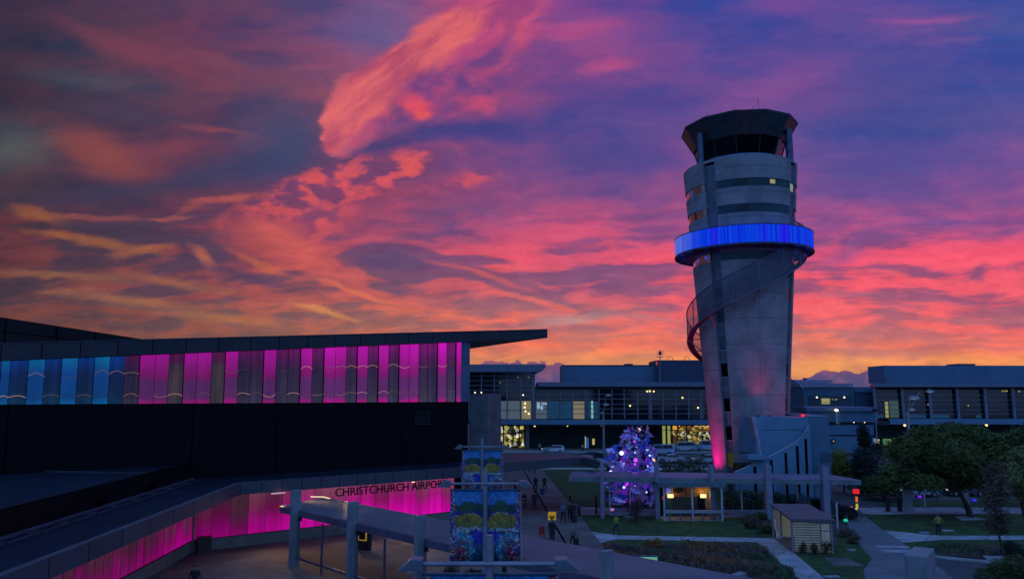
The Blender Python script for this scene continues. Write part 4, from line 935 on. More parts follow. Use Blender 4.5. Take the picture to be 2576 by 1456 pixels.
MB().slab([(tx(1228), TD - 2.0), (tx(1995), TD - 2.0), (tx(1995), TD + 8), (tx(1228), TD + 8)], tz(1069.5), tz(1066) - .004).build('slab_soffit', recess, con)
for x, y in ((1345, 1070.5), (1427.5, 1069.5), (1511.5, 1068.5), (1605.5, 1068)): spot(con, x, y, TD, 2.4)
for x, y in ((1628, 984), (1634.5, 983.5), (1644.5, 984), (1585, 1020), (1717, 1000), (1756, 1025)): spot(con, x, y, TD + .3, 2.0)
glowtree = [(24, 22, 8), (200, 190, 80), (90, 84, 30), (235, 225, 160), (50, 60, 20), (160, 150, 60), (30, 26, 30), (240, 240, 230)]
for x0, x1, y0, y1, sd in ((1239, 1290, 1070.5, 1089, 1), (1239, 1320, 1091, 1124, 2), (1292, 1320, 1070.5, 1089, 3)): pane(con, x0, x1, y0, y1, TD + 6, shop('shop_front_glow', glowtree, 1.5, 1.0), 'shop_window', .1)
mb = MB()
for x in (1239, 1266, 1291, 1307, 1320): mb.slab([(tx(x) - .12, TD + 5.7), (tx(x) + .12, TD + 5.7), (tx(x) + .12, TD + 5.88), (tx(x) - .12, TD + 5.88)], tz(1124), tz(1070.5))
mb.build('shop_frame', steel_dark, con)
bx(1323, 1331.5, 1066, 1131, TD + 1, .7).build('column', mull, con)
warm = [(70, 46, 18), (150, 104, 44), (214, 170, 90), (40, 26, 14), (110, 80, 40), (190, 150, 60), (60, 40, 22), (240, 214, 150)]
for x0, x1, y0, y1, m_ in ((1666, 1675, 1069, 1122, lamp_mat('green_room', (150, 160, 84), .8)), (1678.5, 1687, 1069, 1122, lamp_mat('green_room', (150, 160, 84), .8)), (1689, 1703, 1070, 1082, lamp_mat('amber_room', (220, 160, 60), .9)),
                           (1689, 1703, 1083, 1122, shop('amber_shop', warm, 1.0)), (1705, 1796, 1068, 1084, shop('amber_shop', warm, 1.0)), (1705, 1796, 1085, 1122, shop('gift_shop', glowtree, 2.0, .8, 3)), (1745, 1760, 1098, 1121, lamp_mat('amber_room', (220, 160, 60), .9))):
    pane(con, x0, x1, y0, y1, TD + 6, m_, 'shop_window', .1)
mb = MB(); mb.slab([(tx(1664), TD + 5.6), (tx(1800), TD + 5.6), (tx(1800), TD + 5.85), (tx(1664), TD + 5.85)], tz(1085), tz(1083.5))
for x in (1664, 1677, 1688, 1704, 1742): mb.slab([(tx(x) - .1, TD + 5.6), (tx(x) + .1, TD + 5.6), (tx(x) + .1, TD + 5.86), (tx(x) - .1, TD + 5.86)], tz(1124), tz(1068))
mb.build('shop_frame', steel_dark, con)
for x in (1690, 1709, 1717, 1725, 1751, 1758, 1763, 1769, 1776, 1781, 1790): spot(con, x, 1067.5 + (x % 3), TD + 4, 1.9)
for x0, x1, y0, y1, c in ((1471.5, 1474, 1097, 1126, (190, 180, 150)), (1474.5, 1481, 1101, 1126, (36, 90, 160)), (1490, 1496, 1103, 1118, (200, 180, 110))): pane(con, x0, x1, y0, y1, TD + 6, lamp_mat('poster_%d' % c[0], c, .8), 'poster', .12)
# roof plant rooms
p1_ = bx(1415, 1650, 918.5, 961.5, TD + 4, 9).build('plant_room', plant, con)
bx(1415, 1651, 917.5, 919.5, TD + 3.9, 9).build('coping', plant_dark, p1_)
bx(1574, 1592, 914.5, 917.5, TD + 6, 3).build('roof_vent', plant_dark, con)
bx(1652, 1790, 905.5, 961.5, TD + 2.5, 9).build('plant_room', plant_dark, con)
bx(1651.5, 1654, 908, 918, TD + 2, .6).build('warning_light', lamp_mat('dim_red_lamp', (190, 50, 40), .8), con)
mb = MB(); p = V(1660.6, 962, TD + 1.5)
mast = MB().tube([p, V(1660.6, 880, TD + 1.5)], .1, 6).build('antenna_mast', steel, con)
mb = MB()
for y in (884, 891, 897): q_ = V(1660.6, y, TD + 1.5); mb.tube([q_ - Vector((.7, 0, 0)), q_ + Vector((.7, 0, 0))], .06, 5)
mb.ball(V(1660.6, 888, TD + 1.5), .35, 8, 5); mb.build('aerial', steel_dark, mast)
for x in (1686, 1728): q_ = V(x, 903, TD + 4); MB().tube([q_ + Vector((.55*math.cos(a), 0, .55*math.sin(a))) for a in [i*math.pi/5 for i in range(11)]], .05, 5).build('roof_loop', steel_dark, con)
# -- service building right of the tower
sv = thing('service_building', 'low teal service building with two white wall lamps just right of the tower', 'building', (tx(2060), TD - 10, 0))
SD = 138.0
bx(1960, 2150, 974, 1030, SD, 12).build('wall', mat('teal_wall', (.04, .09, .12), .7, var=.15, vs=.2), sv)
bx(1960, 2146, 964, 973.6, SD - .3, 14).build('roof', mat('mauve_roofing', (.24, .19, .26), .5), sv)
MB().slab([(tx(1960, SD), SD + 1), (tx(2100, SD), SD + 1), (tx(2118, SD), SD + 9), (tx(1960, SD), SD + 9)], tz(963.5, SD), [tz(955, SD)]*2 + [tz(952, SD)]*2).build('upper_roof', mat('mauve_roofing', (.24, .19, .26), .5), sv)
bx(2024, 2030, 950, 956, SD + 3, 1).build('roof_vent', plant_dark, sv)
for x in (2055, 2124): spot(sv, x, 999, SD - .1, 2.2, white_lamp, 'wall_lamp')
bx(2032, 2145, 995, 1023, SD - .05, .1).build('panel_recess', mat('dark_teal_panel', (.015, .035, .05), .6), sv)
pane(sv, 2066.5, 2088, 1001.5, 1012, SD - .05, ylw); pane(sv, 2066.5, 2088, 1013, 1016, SD - .05, ylw)
for x in (2094, 2101, 2105): spot(sv, x, 1004.5, SD - .2, 1.6, ylw)
bx(2150, 2204, 986, 1025, SD + 3, 8).build('link_block', mat('blue_link_wall', (.035, .07, .12), .7), sv)
bx(2150, 2198, 973, 985.8, SD + 2.7, 8).build('link_roof', plant, sv)
# -- ramp with blank walls
rp = thing('ramp_building', 'blue blank walled ramp building with dark grooves behind the dark shrubs', 'building', (tx(2150, 120), 120, 0))
RD = 120.0
bx(2030, 2206, 1024, 1034, RD - .6, 12).build('parapet', mat('pale_blue_edge', (.12, .13, .2), .6), rp)
bx(2030, 2206, 1034.3, 1061, RD - .2, 12).build('upper_wall', mat('annex_render_dark', (.07, .14, .2), .75), rp)
bx(2085, 2240, 1061.3, 1069, RD + 1.2, 9).build('dark_gap', black, rp)  # black strip set back above the wall blocks
for y0, y1 in ((1069, 1093), (1097, 1140.5), (1144, 1215)): bx(2085, 2199 if y0 < 1100 else 2190, y0, y1, RD, 8).build('wall_block', mat('annex_render_blue', (.08, .16, .23), .75, var=.1, vs=.3), rp)
bx(2086, 2188, 1093, 1144, RD + .15, 6).build('groove', black, rp)
for x in (2108, 2148, 2175): spot(rp, x, 1061.5, RD + .6, 1.5, white_lamp)
MB().ball(V(2097, 1108, RD - .3), .42, 10, 6, (1, .3, 1)).build('wall_lamp', black, rp); spot(rp, 2097, 1109, RD - .5, 2.6, blind_w, 'wall_lamp')
# -- right wing
RW = 138.0
wg = thing('terminal_wing', 'right terminal wing with slanted columns and long windows behind the trees', 'building', (tx(2400, RW), RW, 0))
bx(2196, 2900, 973.5, 1062, RW + 1, 14, True).build('body', recess, wg)
bx(2190, 2900, 1067, 1140, RW + 5, 9, True).build('ground_floor', recess, wg)
MB().slab([(tx(2196, RW), RW - 1), (tx(2900, RW), RW - 1), (tx(2900, RW), RW + 16), (tx(2190, RW + 16), RW + 16)], tz(973, RW), tz(963.5, RW)).build('roof', fas2, wg)
bx(2223.3, 2900, 919, 963, RW + 4.7, 6.5).build('plant_room', plant, wg)
bx(2410, 2454, 914.5, 918.7, RW + 6, 4).build('roof_vent', plant_dark, wg)
curtain(wg, 2204, 2900, 980, 1051, RW + .4, (), (993.5, 1005.5, 1017.5, 1030, 1041))
for i, x in enumerate((2198, 2267.6, 2336.5, 2405.5, 2475.5, 2545.6, 2616)):
    a, b_ = V(x, 976, RW - .1), V(x + 7, 1054, RW - .1); MB().bar(a, b_, .42).build('column', mat('mauve_grey_column', (.17, .15, .19), .6), wg)
MB().slab([(tx(2215, RW), RW - 3), (tx(2900, RW), RW - 3), (tx(2900, RW), RW + 12), (tx(2215, RW + 12), RW + 12)], tz(1067, RW - 3), tz(1054, RW - 3)).build('first_floor_slab', tealslab, wg)
pane(wg, 2226, 2236, 1010, 1050, RW + .4, lamp_mat('yellow_window', (196, 190, 110), .8)); pane(wg, 2237, 2262, 1008, 1050, RW + .4, mat('dim_green_room', (.02, .04, .03), .4, emit=lin((60, 84, 70)), es=.7))
for x0, x1 in ((2206, 2224), (2280, 2330), (2345, 2390), (2455, 2470)): pane(wg, x0, x1, 1043, 1050.5, RW + .4, teal_room)
for x, y in ((2436, 1019.5), (2528, 983), (2533, 983), (2522, 983.5), (2564, 984), (2335, 1017)): spot(wg, x, y, RW + .2, 2.0, ylw)
for x, y in ((2276, 1069), (2481.5, 1069)): spot(wg, x, y, RW, 3.0, warm_lamp)
for x0, x1, y0, y1, c in ((2193, 2205, 1102, 1116, (90, 130, 170)), (2204, 2213, 1104, 1118, (200, 170, 120)), (2198, 2214, 1117, 1126, (190, 130, 80)), (2221, 2234, 1103, 1120, (70, 130, 60)), (2236, 2245, 1104, 1119, (190, 200, 140))):
    pane(wg, x0, x1, y0, y1, RW + 5, lamp_mat('shop_tint_%d_%d' % (c[0], c[2]), c, .8), 'shop_window', .1)
# ------------------------------------------------------------------ covered walkway in the foreground (runs diagonally)
ZR = 3.5
na, nb = G(709, 1273, ZR), G(1511, 1449, ZR); fa, fb = G(813, 1252, ZR), G(1842, 1452, ZR)
ud = ((nb - na).normalized() + (fb - fa).normalized()).normalized(); un = Vector((ud.y, -ud.x, 0))
if un.dot(fa - na) < 0: un = -un
LEN = (nb - na).length*1.75; WD = abs((fb - fa).normalized().cross(na - fa).z)*0.5 + abs((nb - na).normalized().cross(fa - na).z)*0.5
walk = thing('covered_walkway', 'long ribbed roof walkway on concrete blades crossing the plaza in the foreground', 'walkway canopy', (na.x, na.y, 0))
mb = MB(); nr = 30
prof = []
for i in range(nr):
    u = WD*i/nr; s_ = WD/nr
    prof += [(u, ZR), (u + s_*.55, ZR), (u + s_*.62, ZR + .055), (u + s_*.93, ZR + .055)]
prof.append((WD, ZR))
m_ = len(prof); sk = (fa - na).dot(ud)
P3 = lambda t, u, z: na + ud*t + un*u + Vector((0, 0, z - ZR))
vs = [P3(sk*u/WD, u, z) for u, z in prof] + [P3(LEN, u, z) for u, z in prof]
mb.add(vs, [(i, i + 1, m_ + i + 1, m_ + i) for i in range(m_ - 1)])
mb.build('roof_sheet', mat('ribbed_roof_steel', (0.2, 0.19, 0.22), .45, .35, var=.15, vs=.3), walk)
MB().slab([P3(0, 0, ZR), P3(LEN, 0, ZR), P3(LEN, WD, ZR), P3(sk, WD, ZR)], ZR - .12, ZR - .01).build('soffit', mat('mauve_soffit', (.2, .17, .2), .6), walk)
bm_ = mat('mauve_beam', (.1, .085, .13), .5, .2)
MB().slab([P3(0, -.02, 0), P3(LEN, -.02, 0), P3(LEN, -.16, 0), P3(0, -.16, 0)], ZR - .38, ZR + .03).build('edge_beam', bm_, walk)
MB().slab([P3(sk, WD + .02, 0), P3(LEN, WD + .02, 0), P3(LEN, WD + .14, 0), P3(sk, WD + .14, 0)], ZR - .2, ZR + .03).build('edge_beam', bm_, walk)
p, q = P3(-.05, .05, ZR - .06), P3(sk - .05, WD, ZR - .06)
e_ = (q - p).normalized()
MB().bar(p, q, .16).build('end_trim', white_paint, walk)
MB().tube([P3(sk - .9, WD - .5, ZR + .06), P3(sk + .1, WD - .05, ZR + .1), P3(sk + 1.0, WD - .03, ZR + .06)], .05, 6).build('light_tube', lamp_mat('end_light', (250, 225, 180), .9), walk)
blade = mat('blade_concrete', (0.19, 0.19, 0.2), .8, var=.18, vs=1.2, bump=.15)
def bladeat(x, ytop, parent, T=.62, L=.28, z=None, off=-.3):
    # along the near edge: find the point seen at column x
    lo, hi = -5.0, LEN*1.2
    for _ in range(50):
        mid = (lo + hi)/2; c = na + ud*mid + un*off
        px = CX + FPX*c.x/(c.y*math.cos(PP) + (1.0 - CAMZ)*math.sin(PP))
        if px < x: lo = mid
        else: hi = mid
    c = na + ud*lo + un*off; h = z or ZT(x, ytop, c)
    pts_ = [c + ud*(a*L/2) + un*(b*T/2) for a, b in ((-1, -1), (1, -1), (1, 1), (-1, 1))]
    return MB().slab(pts_, -.02, h).build('column', blade, parent), c
cols = [bladeat(*a, walk)[1] for a in ((740, 1232), (885, 1261), (1056, 1297), (1529, 1384), (1868, 1441))]
for c in cols[:3]:
    MB().box((c.x + un.x*.28, c.y + un.y*.28, ZR - .5), (.3, .3, .35), math.atan2(ud.y, ud.x)).build('bracket', steel_dark, walk)
for a, b in ((cols[0], cols[1]), (cols[1], cols[2])):
    p, q = a + ud*.3, b - ud*.3; mid = (p + q)/2
    gp = MB().slab([p, q, q + un*.03, p + un*.03], .62, ZR - .42).build('glass_screen', clear_glass, walk)
    for z, h in ((.5, .14), ): MB().slab([p - un*.06, q - un*.06, q + un*.08, p + un*.08], z, z + h).build('rail', bm_, walk)
    MB().slab([mid - ud*.05 - un*.04, mid + ud*.05 - un*.04, mid + ud*.05 + un*.06, mid - ud*.05 + un*.06], .0, ZR - .4).build('screen_post', bm_, walk)
# free standing blade on the right, in front of the paths
c = G(2318, 1565)
k0 = thing('concrete_blade', 'thick pale free standing concrete pillar on the dark path at lower right', 'pillar', (c.x, c.y, 0))
c = V(2318, 1456, 31.0); c.z = 0; k0.location = c
a = R(-38); mb = MB()
mb.box((0, 0, (ZT(2318, 1387, c))/2), (.78, 2.05, ZT(2318, 1384, c)), a)
o = mb.build('shaft', blade, k0, local=True); bv = o.modifiers.new('b', 'BEVEL'); bv.width = .05; bv.segments = 2
MB().box((0, 0, .04), (1.1, 2.4, .1), a).build('footing', kerb_m, k0, local=True)
# ------------------------------------------------------------------ long flat canopy in the middle distance
ZS = 3.62
f0, f1 = G(1431, 1199.5, ZS), G(2166, 1208, ZS); r0, r1 = G(1440, 1184.7, ZS), G(2088, 1193.5, ZS)
shel = thing('long_canopy', 'long flat canopy on five blade posts with a glass wind screen below the tower', 'walkway canopy', (f0.x, f0.y, 0))
cn = mat('mauve_canopy_roof', (0.165, 0.125, 0.175), .55, var=.2, vs=.4)
MB().slab([f0, f1, r1, r0], ZS - .03, ZS + .03).build('roof_sheet', cn, shel)
df = (f1 - f0).normalized(); nf = Vector((df.y, -df.x, 0))
if nf.dot(-f0) < 0: nf = -nf
ft = mat('pale_green_fascia', (.13, .15, .15), .6)
MB().slab([f0 + nf*.05, f1 + nf*.05, f1 - nf*.15, f0 - nf*.15], ZS - .38, ZS + .02).build('fascia', ft, shel)
MB().slab([f0 - nf*.2, f1 - nf*.2, r1, r0], ZS - .2, ZS - .035).build('soffit', ft, shel)
mb = MB(); 
for i in range(26):
    t = .6 + i*.27; a = f0 + df*t; b = r0 + (r1 - r0)*(t/(f1 - f0).length); mb.bar(a + Vector((0, 0, .04)) - nf*.1, b + Vector((0, 0, .04)), .05)
mb.build('roof_rib', cn, shel)
for x, yt, w in ((1515.5, 1161, .33), (1654.5, 1163.5, .37), (1793.5, 1168, .37), (1936.5, 1168, .5), (2080.5, 1170.5, .52)):
    s_ = (x - 1431)/(2166 - 1431); o_ = f0 + (f1 - f0)*s_
    pt = V(x, 1250, o_.y - .35); pt.z = 0; h = ZT(x, yt, pt)
    MB().slab([pt + Vector((-w/2, 0, 0)), pt + Vector((w/2, -.05, 0)), pt + Vector((w/2 + .08, .9, 0)), pt + Vector((-w/2 + .08, .9, 0))], 0, [h + .05, h - .1, h - .1, h + .05]).build('column', mat('mauve_blade_concrete', (.21, .19, .24), .75, var=.15), shel)
gl = 3.2
for xa, xb in ((1531, 1650), (1818, 1932), (1946, 2010)):
    a, b = G(xa, 1291), G(xb, 1297); a.y = b.y = min(a.y, b.y)
    pan = MB().slab([a, b, b + Vector((0, .04, 0)), a + Vector((0, .04, 0))], .42, ZS - .4).build('glass_screen', clear_glass, shel)
    MB().slab([a + Vector((0, -.15, 0)), b + Vector((0, -.15, 0)), b + Vector((0, .15, 0)), a + Vector((0, .15, 0))], 0, .4).build('kerb_wall', mat('mauve_blade_concrete', (.21, .19, .24), .75), shel)
    for x in ((1534, 1585) if xa < 1600 else ((1866,) if xa < 1900 else (2007,))):
        p = V(x, 1280, a.y); MB().bar((p.x, p.y - .06, 0), (p.x, p.y - .06, ZS - .35), .12).build('screen_post', white_paint, shel)
for x, y, yt in ((2008, 1275, 1217), (2058.5, 1290, 1231), (2108, 1344, 1264)):
    p = G(x, y); h = ZT(x, yt, p); tag(MB().tube([p, p + Vector((0, 0, h))], .08, 8).build('pole', white_paint), 'slim white pole %s' % {2008: 'under the long canopy, left of the black car', 2058.5: 'beside the windscreen of the black car', 2108: 'at the edge of the dark path behind the slatted shelter'}[x], 'pole')
# ------------------------------------------------------------------ lit glass kiosk under the canopy
kb = G(1745, 1311)
kio = thing('glass_kiosk', 'lit glass waiting kiosk with amber panels and wall lamps under the long canopy', 'kiosk', (kb.x, kb.y, 0))
KX0, KX1, KY = G(1670, 1311).x, G(1819, 1311).x, kb.y
KH = ZT(1745, 1213, kb); KD = 3.2; kf = white_paint
MB().slab([(KX0 - .5, KY - .3), (KX1 + .25, KY - .3), (KX1 + .25, KY + KD + .4), (KX0 - .5, KY + KD + .4)], KH - .38, KH).build('roof', mat('teal_grey_roof', (.08, .12, .13), .6), kio)
MB().slab([(KX0, KY), (KX1, KY), (KX1, KY + KD), (KX0, KY + KD)], 0, .1).build('floor', concrete, kio)
for x in (KX0 + .06, (KX0 + KX1)/2 - .05, KX1 - .06): MB().bar((x, KY, 0), (x, KY, KH - .38), .14).build('post', kf, kio)
for x in (KX0 + .06, KX1 - .06): MB().bar((x, KY + KD, 0), (x, KY + KD, KH - .38), .14).build('post', kf, kio)
MB().slab([(KX0, KY - .08), (KX1, KY - .08), (KX1, KY + .08), (KX0, KY + .08)], .72, .98).build('rail', mat('mauve_rail', (.28, .25, .28), .5), kio)
MB().slab([(KX0, KY - .02), (KX1, KY - .02), (KX1, KY + .02), (KX0, KY + .02)], .99, KH - .4).build('glass_front', clear_glass, kio)
MB().slab([(KX0, KY - .02), (KX1, KY - .02), (KX1, KY + .02), (KX0, KY + .02)], .12, .7).build('glass_front', clear_glass, kio)
for i in range(5): x = KX0 + .5 + i*.98; MB().box((x, KY + .02, .4), (.16, .08, .6)).build('baluster', mat('mauve_rail', (.28, .25, .28), .5), kio)
KB = KY + 2.2; W_ = KX1 - KX0
amber = mat('amber_panel', (.3, .15, .05), .5, var=.1)
for x0, x1, z0, z1, m_ in ((.24, .47, 1.86, KH - .42, amber), (.5, .82, 1.86, KH - .42, amber), (.82, .9, .8, KH - .42, mat('ochre_panel', (.3, .22, .1), .6)), (.12, .24, .2, KH - .42, mat('teal_panel', (.02, .09, .1), .4)), (.24, .82, .1, 1.84, mat('dark_teal_panel', (.015, .035, .05), .6)), (.68, .8, .5, 2.02, mat('teal_panel', (.02, .09, .1), .4)), (.02, .12, .1, KH - .42, black_glass), (.9, .98, .1, KH - .42, black_glass)):
    MB().slab([(KX0 + W_*x0, KB), (KX0 + W_*x1, KB), (KX0 + W_*x1, KB + .1), (KX0 + W_*x0, KB + .1)], z0, z1).build('back_panel', m_, kio)
for z in (1.98, 2.12): MB().slab([(KX0 + W_*.24, KB - .03), (KX0 + W_*.82, KB - .03), (KX0 + W_*.82, KB), (KX0 + W_*.24, KB)], z, z + .05).build('panel_trim', mat('brown_trim', (.1, .05, .02), .5), kio)
for xr in (.2, .77):
    MB().box((KX0 + W_*xr, KB - .3, 1.95), (.5, .2, .3)).build('wall_lamp', warm_lamp, kio)
    light('POINT', 'wall_lamp_glow', (KX0 + W_*xr, KB - .6, 2.15), (255, 200, 110), 26, kio, None, .2)
for x, z, c in ((.17, 2.42, (10, 40, 190)), (.94, 2.45, (40, 20, 200))):
    MB().box((KX0 + W_*x, KB - .06, z), (.42, .05, .5)).build('screen', lamp_mat('blue_screen_%d' % c[0], c, .9), kio)
MB().box((KX0 + W_*.08, KB - .1, 1.75), (.16, .05, .28)).build('screen', lamp_mat('red_screen', (210, 20, 60), .9), kio)
t_, w_ = text_mb('bRV', .56, (KX0 + W_*.255, KB - .06, 2.24), (1, 0, 0), (0, 0, 1), .04, .03); t_.build('lettering', black, kio)
# ------------------------------------------------------------------ slatted shelter
sfl, sfr, sbl = G(1995, 1391), G(2094, 1393), G(1946, 1352.5)
sh_ = thing('slatted_shelter', 'small lit shelter with pale slatted walls and a brown roof beside the path', 'shelter', (sfl.x, sfl.y, 0))
SH = ZT(2040, 1303, (sfl + sfr)/2); e1 = sfr - sfl; e2 = sbl - sfl; sbr = sfr + e2
br_ = mat('brown_roof', (.12, .08, .085), .7, var=.2)
h1, h2 = e1.normalized(), e2.normalized()
MB().slab([sfl - h1*.15 - h2*.35, sfr + h1*.2 - h2*.35, sbr + h1*.2 + h2*.3, sbl - h1*.15 + h2*.3], [SH - .14]*2 + [SH + .02]*2, [SH]*2 + [SH + .16]*2).build('roof', br_, sh_)
pm_ = mat('shelter_post', (.2, .19, .2), .5)
for p in (sfl, sfr, sbl, sbr, sfl + e2*.55): MB().bar(p, p + Vector((0, 0, SH - .1)), .13).build('post', pm_, sh_)
slm = mat('frosted_slat_panel', (.3, .3, .24), .5, emit=lin((116, 114, 84)), es=.24, var=.2)
sld = mat('slat_dark', (.1, .1, .085), .6)  # darker strips across the pale panels
def slatwall(a, b, z0, z1, n):
    g = MB().slab([a, b, b + Vector((0, .03, 0)), a + Vector((0, .03, 0))], z0, z1).build('slat_panel', slm, sh_)
    d_ = (b - a).normalized(); nn = Vector((d_.y, -d_.x, 0)); nn = nn if nn.dot(-a) > 0 else -nn
    mb = MB()
    for i in range(n):
        z = z0 + (z1 - z0)*(i + .5)/n; mb.slab([a + nn*.03, b + nn*.03, b + nn*.008, a + nn*.008], z - .03, z + .03)
    mb.build('slat', sld, g)
slatwall(sfl + e1*.06, sfl + e1*.72, .12, SH - .36, 11); slatwall(sfl + e1*.75, sfr - e1*.04, .12, SH - .36, 2)
slatwall(sbl - e2*.02, sbl - e2*.36, .75, SH - .2, 7)
MB().slab([sbl + e1*.1, sbr, sbr + Vector((0, .05, 0)), sbl + e1*.1 + Vector((0, .05, 0))], .1, SH - .15).build('back_panel', slm, sh_)
MB().slab([sfl, sfr, sbr, sbl], -.01, .09).build('floor', paving, sh_)
MB().slab([sfl + e1*.0, sfl + e1*1.0, sfl + e1*1.0 + h2*.1, sfl + h2*.1], SH - .3, SH - .16).build('header', pm_, sh_)
cc = (sfl + sbr)/2; MB().box((cc.x, cc.y, SH - .2), (1.2, .2, .08)).build('ceiling_lamp', warm_lamp, sh_)
light('POINT', 'ceiling_glow', (cc.x, cc.y, SH - .4), (240, 235, 180), 9, sh_, None, .2)
mm = sfl + e2*.3; MB().tube([mm - h1*.05 + Vector((0, 0, .9)), mm - h1*.4 + h2*1.0 + Vector((0, 0, .5)), mm - h1*.3 + h2*2 + Vector((0, 0, 1.7))], .05, 6).build('handrail', white_paint, sh_)
# ------------------------------------------------------------------ banner lamp posts (three in a row)
ban = bpy.data.materials.new('painted_banner'); ban.use_nodes = True
q = NT(ban.node_tree); b = ban.node_tree.nodes['Principled BSDF']; tcb = q.n('ShaderNodeTexCoord')
sp = q.n('ShaderNodeSeparateXYZ'); q.put(sp.inputs[0], tcb.outputs['Object']); bx_, bz_ = q.m('ABSOLUTE', sp.outputs[0]), sp.outputs[2]
nv = q.noise(tcb.outputs['Object'], 3.4, 5, .65); n2_ = q.noise(tcb.outputs['Object'], 9.0, 4, .6); zz_ = q.m('ADD', bz_, q.m('MULTIPLY', q.m('SUBTRACT', nv, .5), .42)); bx_ = q.m('ADD', bx_, q.m('MULTIPLY', q.m('SUBTRACT', n2_, .5), .22))
def lay2(base, mask, c): return q.mix(mask, base, c)
def ell(cx, cz, rx, rz, soft=.15):
    d = q.m('SQRT', q.m('ADD', q.m('POWER', q.m('DIVIDE', q.m('SUBTRACT', bx_, cx), rx), 2.0), q.m('POWER', q.m('DIVIDE', q.m('SUBTRACT', zz_, cz), rz), 2.0)))
    return q.mr(d, 1 - soft, 1.0, 1, 0)
def bandm(z0, z1): return q.m('MULTIPLY', q.mr(zz_, z0 - .03, z0 + .03), q.mr(zz_, z1 - .03, z1 + .03, 1, 0))
c_ = q.mix(q.mr(nv, .3, .7), (.012, .11, .32), (.02, .17, .42))
c_ = lay2(c_, bandm(1.75, 2.52), (.012, .05, .03)); c_ = lay2(c_, ell(.75, 2.45, .35, .3), (.015, .06, .03))
c_ = lay2(c_, bandm(1.5, 2.2), (.012, .018, .16)); c_ = lay2(c_, bandm(.0, 1.6), (.01, .06, .13))
c_ = lay2(c_, ell(.75, 1.75, .7, .42), (.24, .16, .015)); c_ = lay2(c_, ell(.95, 1.6, .5, .3), (.12, .13, .02))
c_ = lay2(c_, ell(0.0, 1.28, .75, .14), (.012, .006, .05)); c_ = lay2(c_, ell(0.0, 1.05, .72, .34), (.015, .02, .34))
c_ = lay2(c_, ell(1.12, .55, .62, .72, .06), (.015, .16, .26)); c_ = lay2(c_, ell(1.15, .45, .42, .55, .1), (.01, .09, .1))
c_ = lay2(c_, ell(1.25, .45, .38, .2), (.26, .01, .03)); c_ = lay2(c_, ell(1.3, .1, .5, .12), (.3, .012, .03)); c_ = lay2(c_, ell(1.25, 1.42, .16, .16), (.25, .01, .04))
vo = q.n('ShaderNodeTexVoronoi'); q.put(vo.inputs['Vector'], tcb.outputs['Object']); vo.inputs['Scale'].default_value = 14
vsc = q.n('ShaderNodeSeparateColor'); q.put(vsc.inputs[0], vo.outputs['Color'])
fl = q.n('ShaderNodeValToRGB'); fl.color_ramp.interpolation = 'CONSTANT'; q.put(fl.inputs[0], vsc.outputs[0]); e = fl.color_ramp.elements
fc = [(.02, .04, .3), (.4, .4, .42), (.3, .012, .03), (.02, .12, .25), (.4, .28, .03), (.1, .02, .2)]
while len(e) < len(fc): e.new(.5)
for i, (el_, c) in enumerate(zip(e, fc)): el_.position = i/len(fc); el_.color = (*c, 1)
edge_ = q.m('MULTIPLY', q.mr(q.m('ADD', bx_, q.m('MULTIPLY', nv, .3)), 1.52, 1.58), .9)
for cx_, cz_, rx_, rz_, w_, col_ in ((1.12, .55, .66, .78, .09, (.1, .38, .42)), (1.12, .5, .5, .62, .06, (.35, .4, .4)), (0.0, 1.05, .76, .4, .06, (.05, .07, .5)), (.8, 1.72, .74, .46, .05, (.4, .3, .06))):
    rg_ = q.m('MULTIPLY', ell(cx_, cz_, rx_, rz_, .08), q.m('SUBTRACT', 1.0, ell(cx_, cz_, rx_ - w_, rz_ - w_, .08))); c_ = lay2(c_, q.m('MULTIPLY', rg_, q.mr(n2_, .4, .6)), col_)
c_ = lay2(c_, q.m('MULTIPLY', bandm(1.32, 1.5), q.mr(vsc.outputs[1], .35, .4)), (.3, .32, .4))
c_ = lay2(c_, q.m('MULTIPLY', bandm(1.55, 2.1), q.mr(vsc.outputs[2], .78, .8)), (.32, .16, .02))
c_ = lay2(c_, edge_, fl.outputs[0])
c_ = lay2(c_, q.m('MULTIPLY', q.m('MULTIPLY', q.mr(bz_, .95, 1.35, 1, 0), q.mr(bx_, .5, .8)), q.mr(vsc.outputs[1], .55, .6)), fl.outputs[0])
c_ = q.mix(1.0, c_, q.mix(q.mr(n2_, .3, .7), (.5, .5, .55), (1.5, 1.45, 1.4)), 'MULTIPLY')
q.put(b.inputs['Base Color'], c_); b.inputs['Roughness'].default_value = .5
q.put(b.inputs['Emission Color'], c_); b.inputs['Emission Strength'].default_value = 0.0
postm = mat('lamp_post_paint', (.21, .2, .23), .45, .3)
pB = G(1221, 1215, 7.0)
lp = thing('banner_lamp_post', 'tall lamp post with a big colourful painted banner, second of three in line', 'lamp post', (pB.x, pB.y, 0), 'banner lamp posts in line on the plaza')
MB().tube([(0, 0, 0), (0, 0, 7.65)], [.13, .1], 12).build('pole', postm, lp, smooth=True, local=True)
MB().box((0, 0, .15), (.5, .5, .3), 0, (.7, .7)).build('base_plate', steel_dark, lp, local=True)
MB().tube([(-1.65, -.16, 7.0), (1.65, -.16, 7.0)], .055, 8).build('crossarm', postm, lp, smooth=True, local=True)
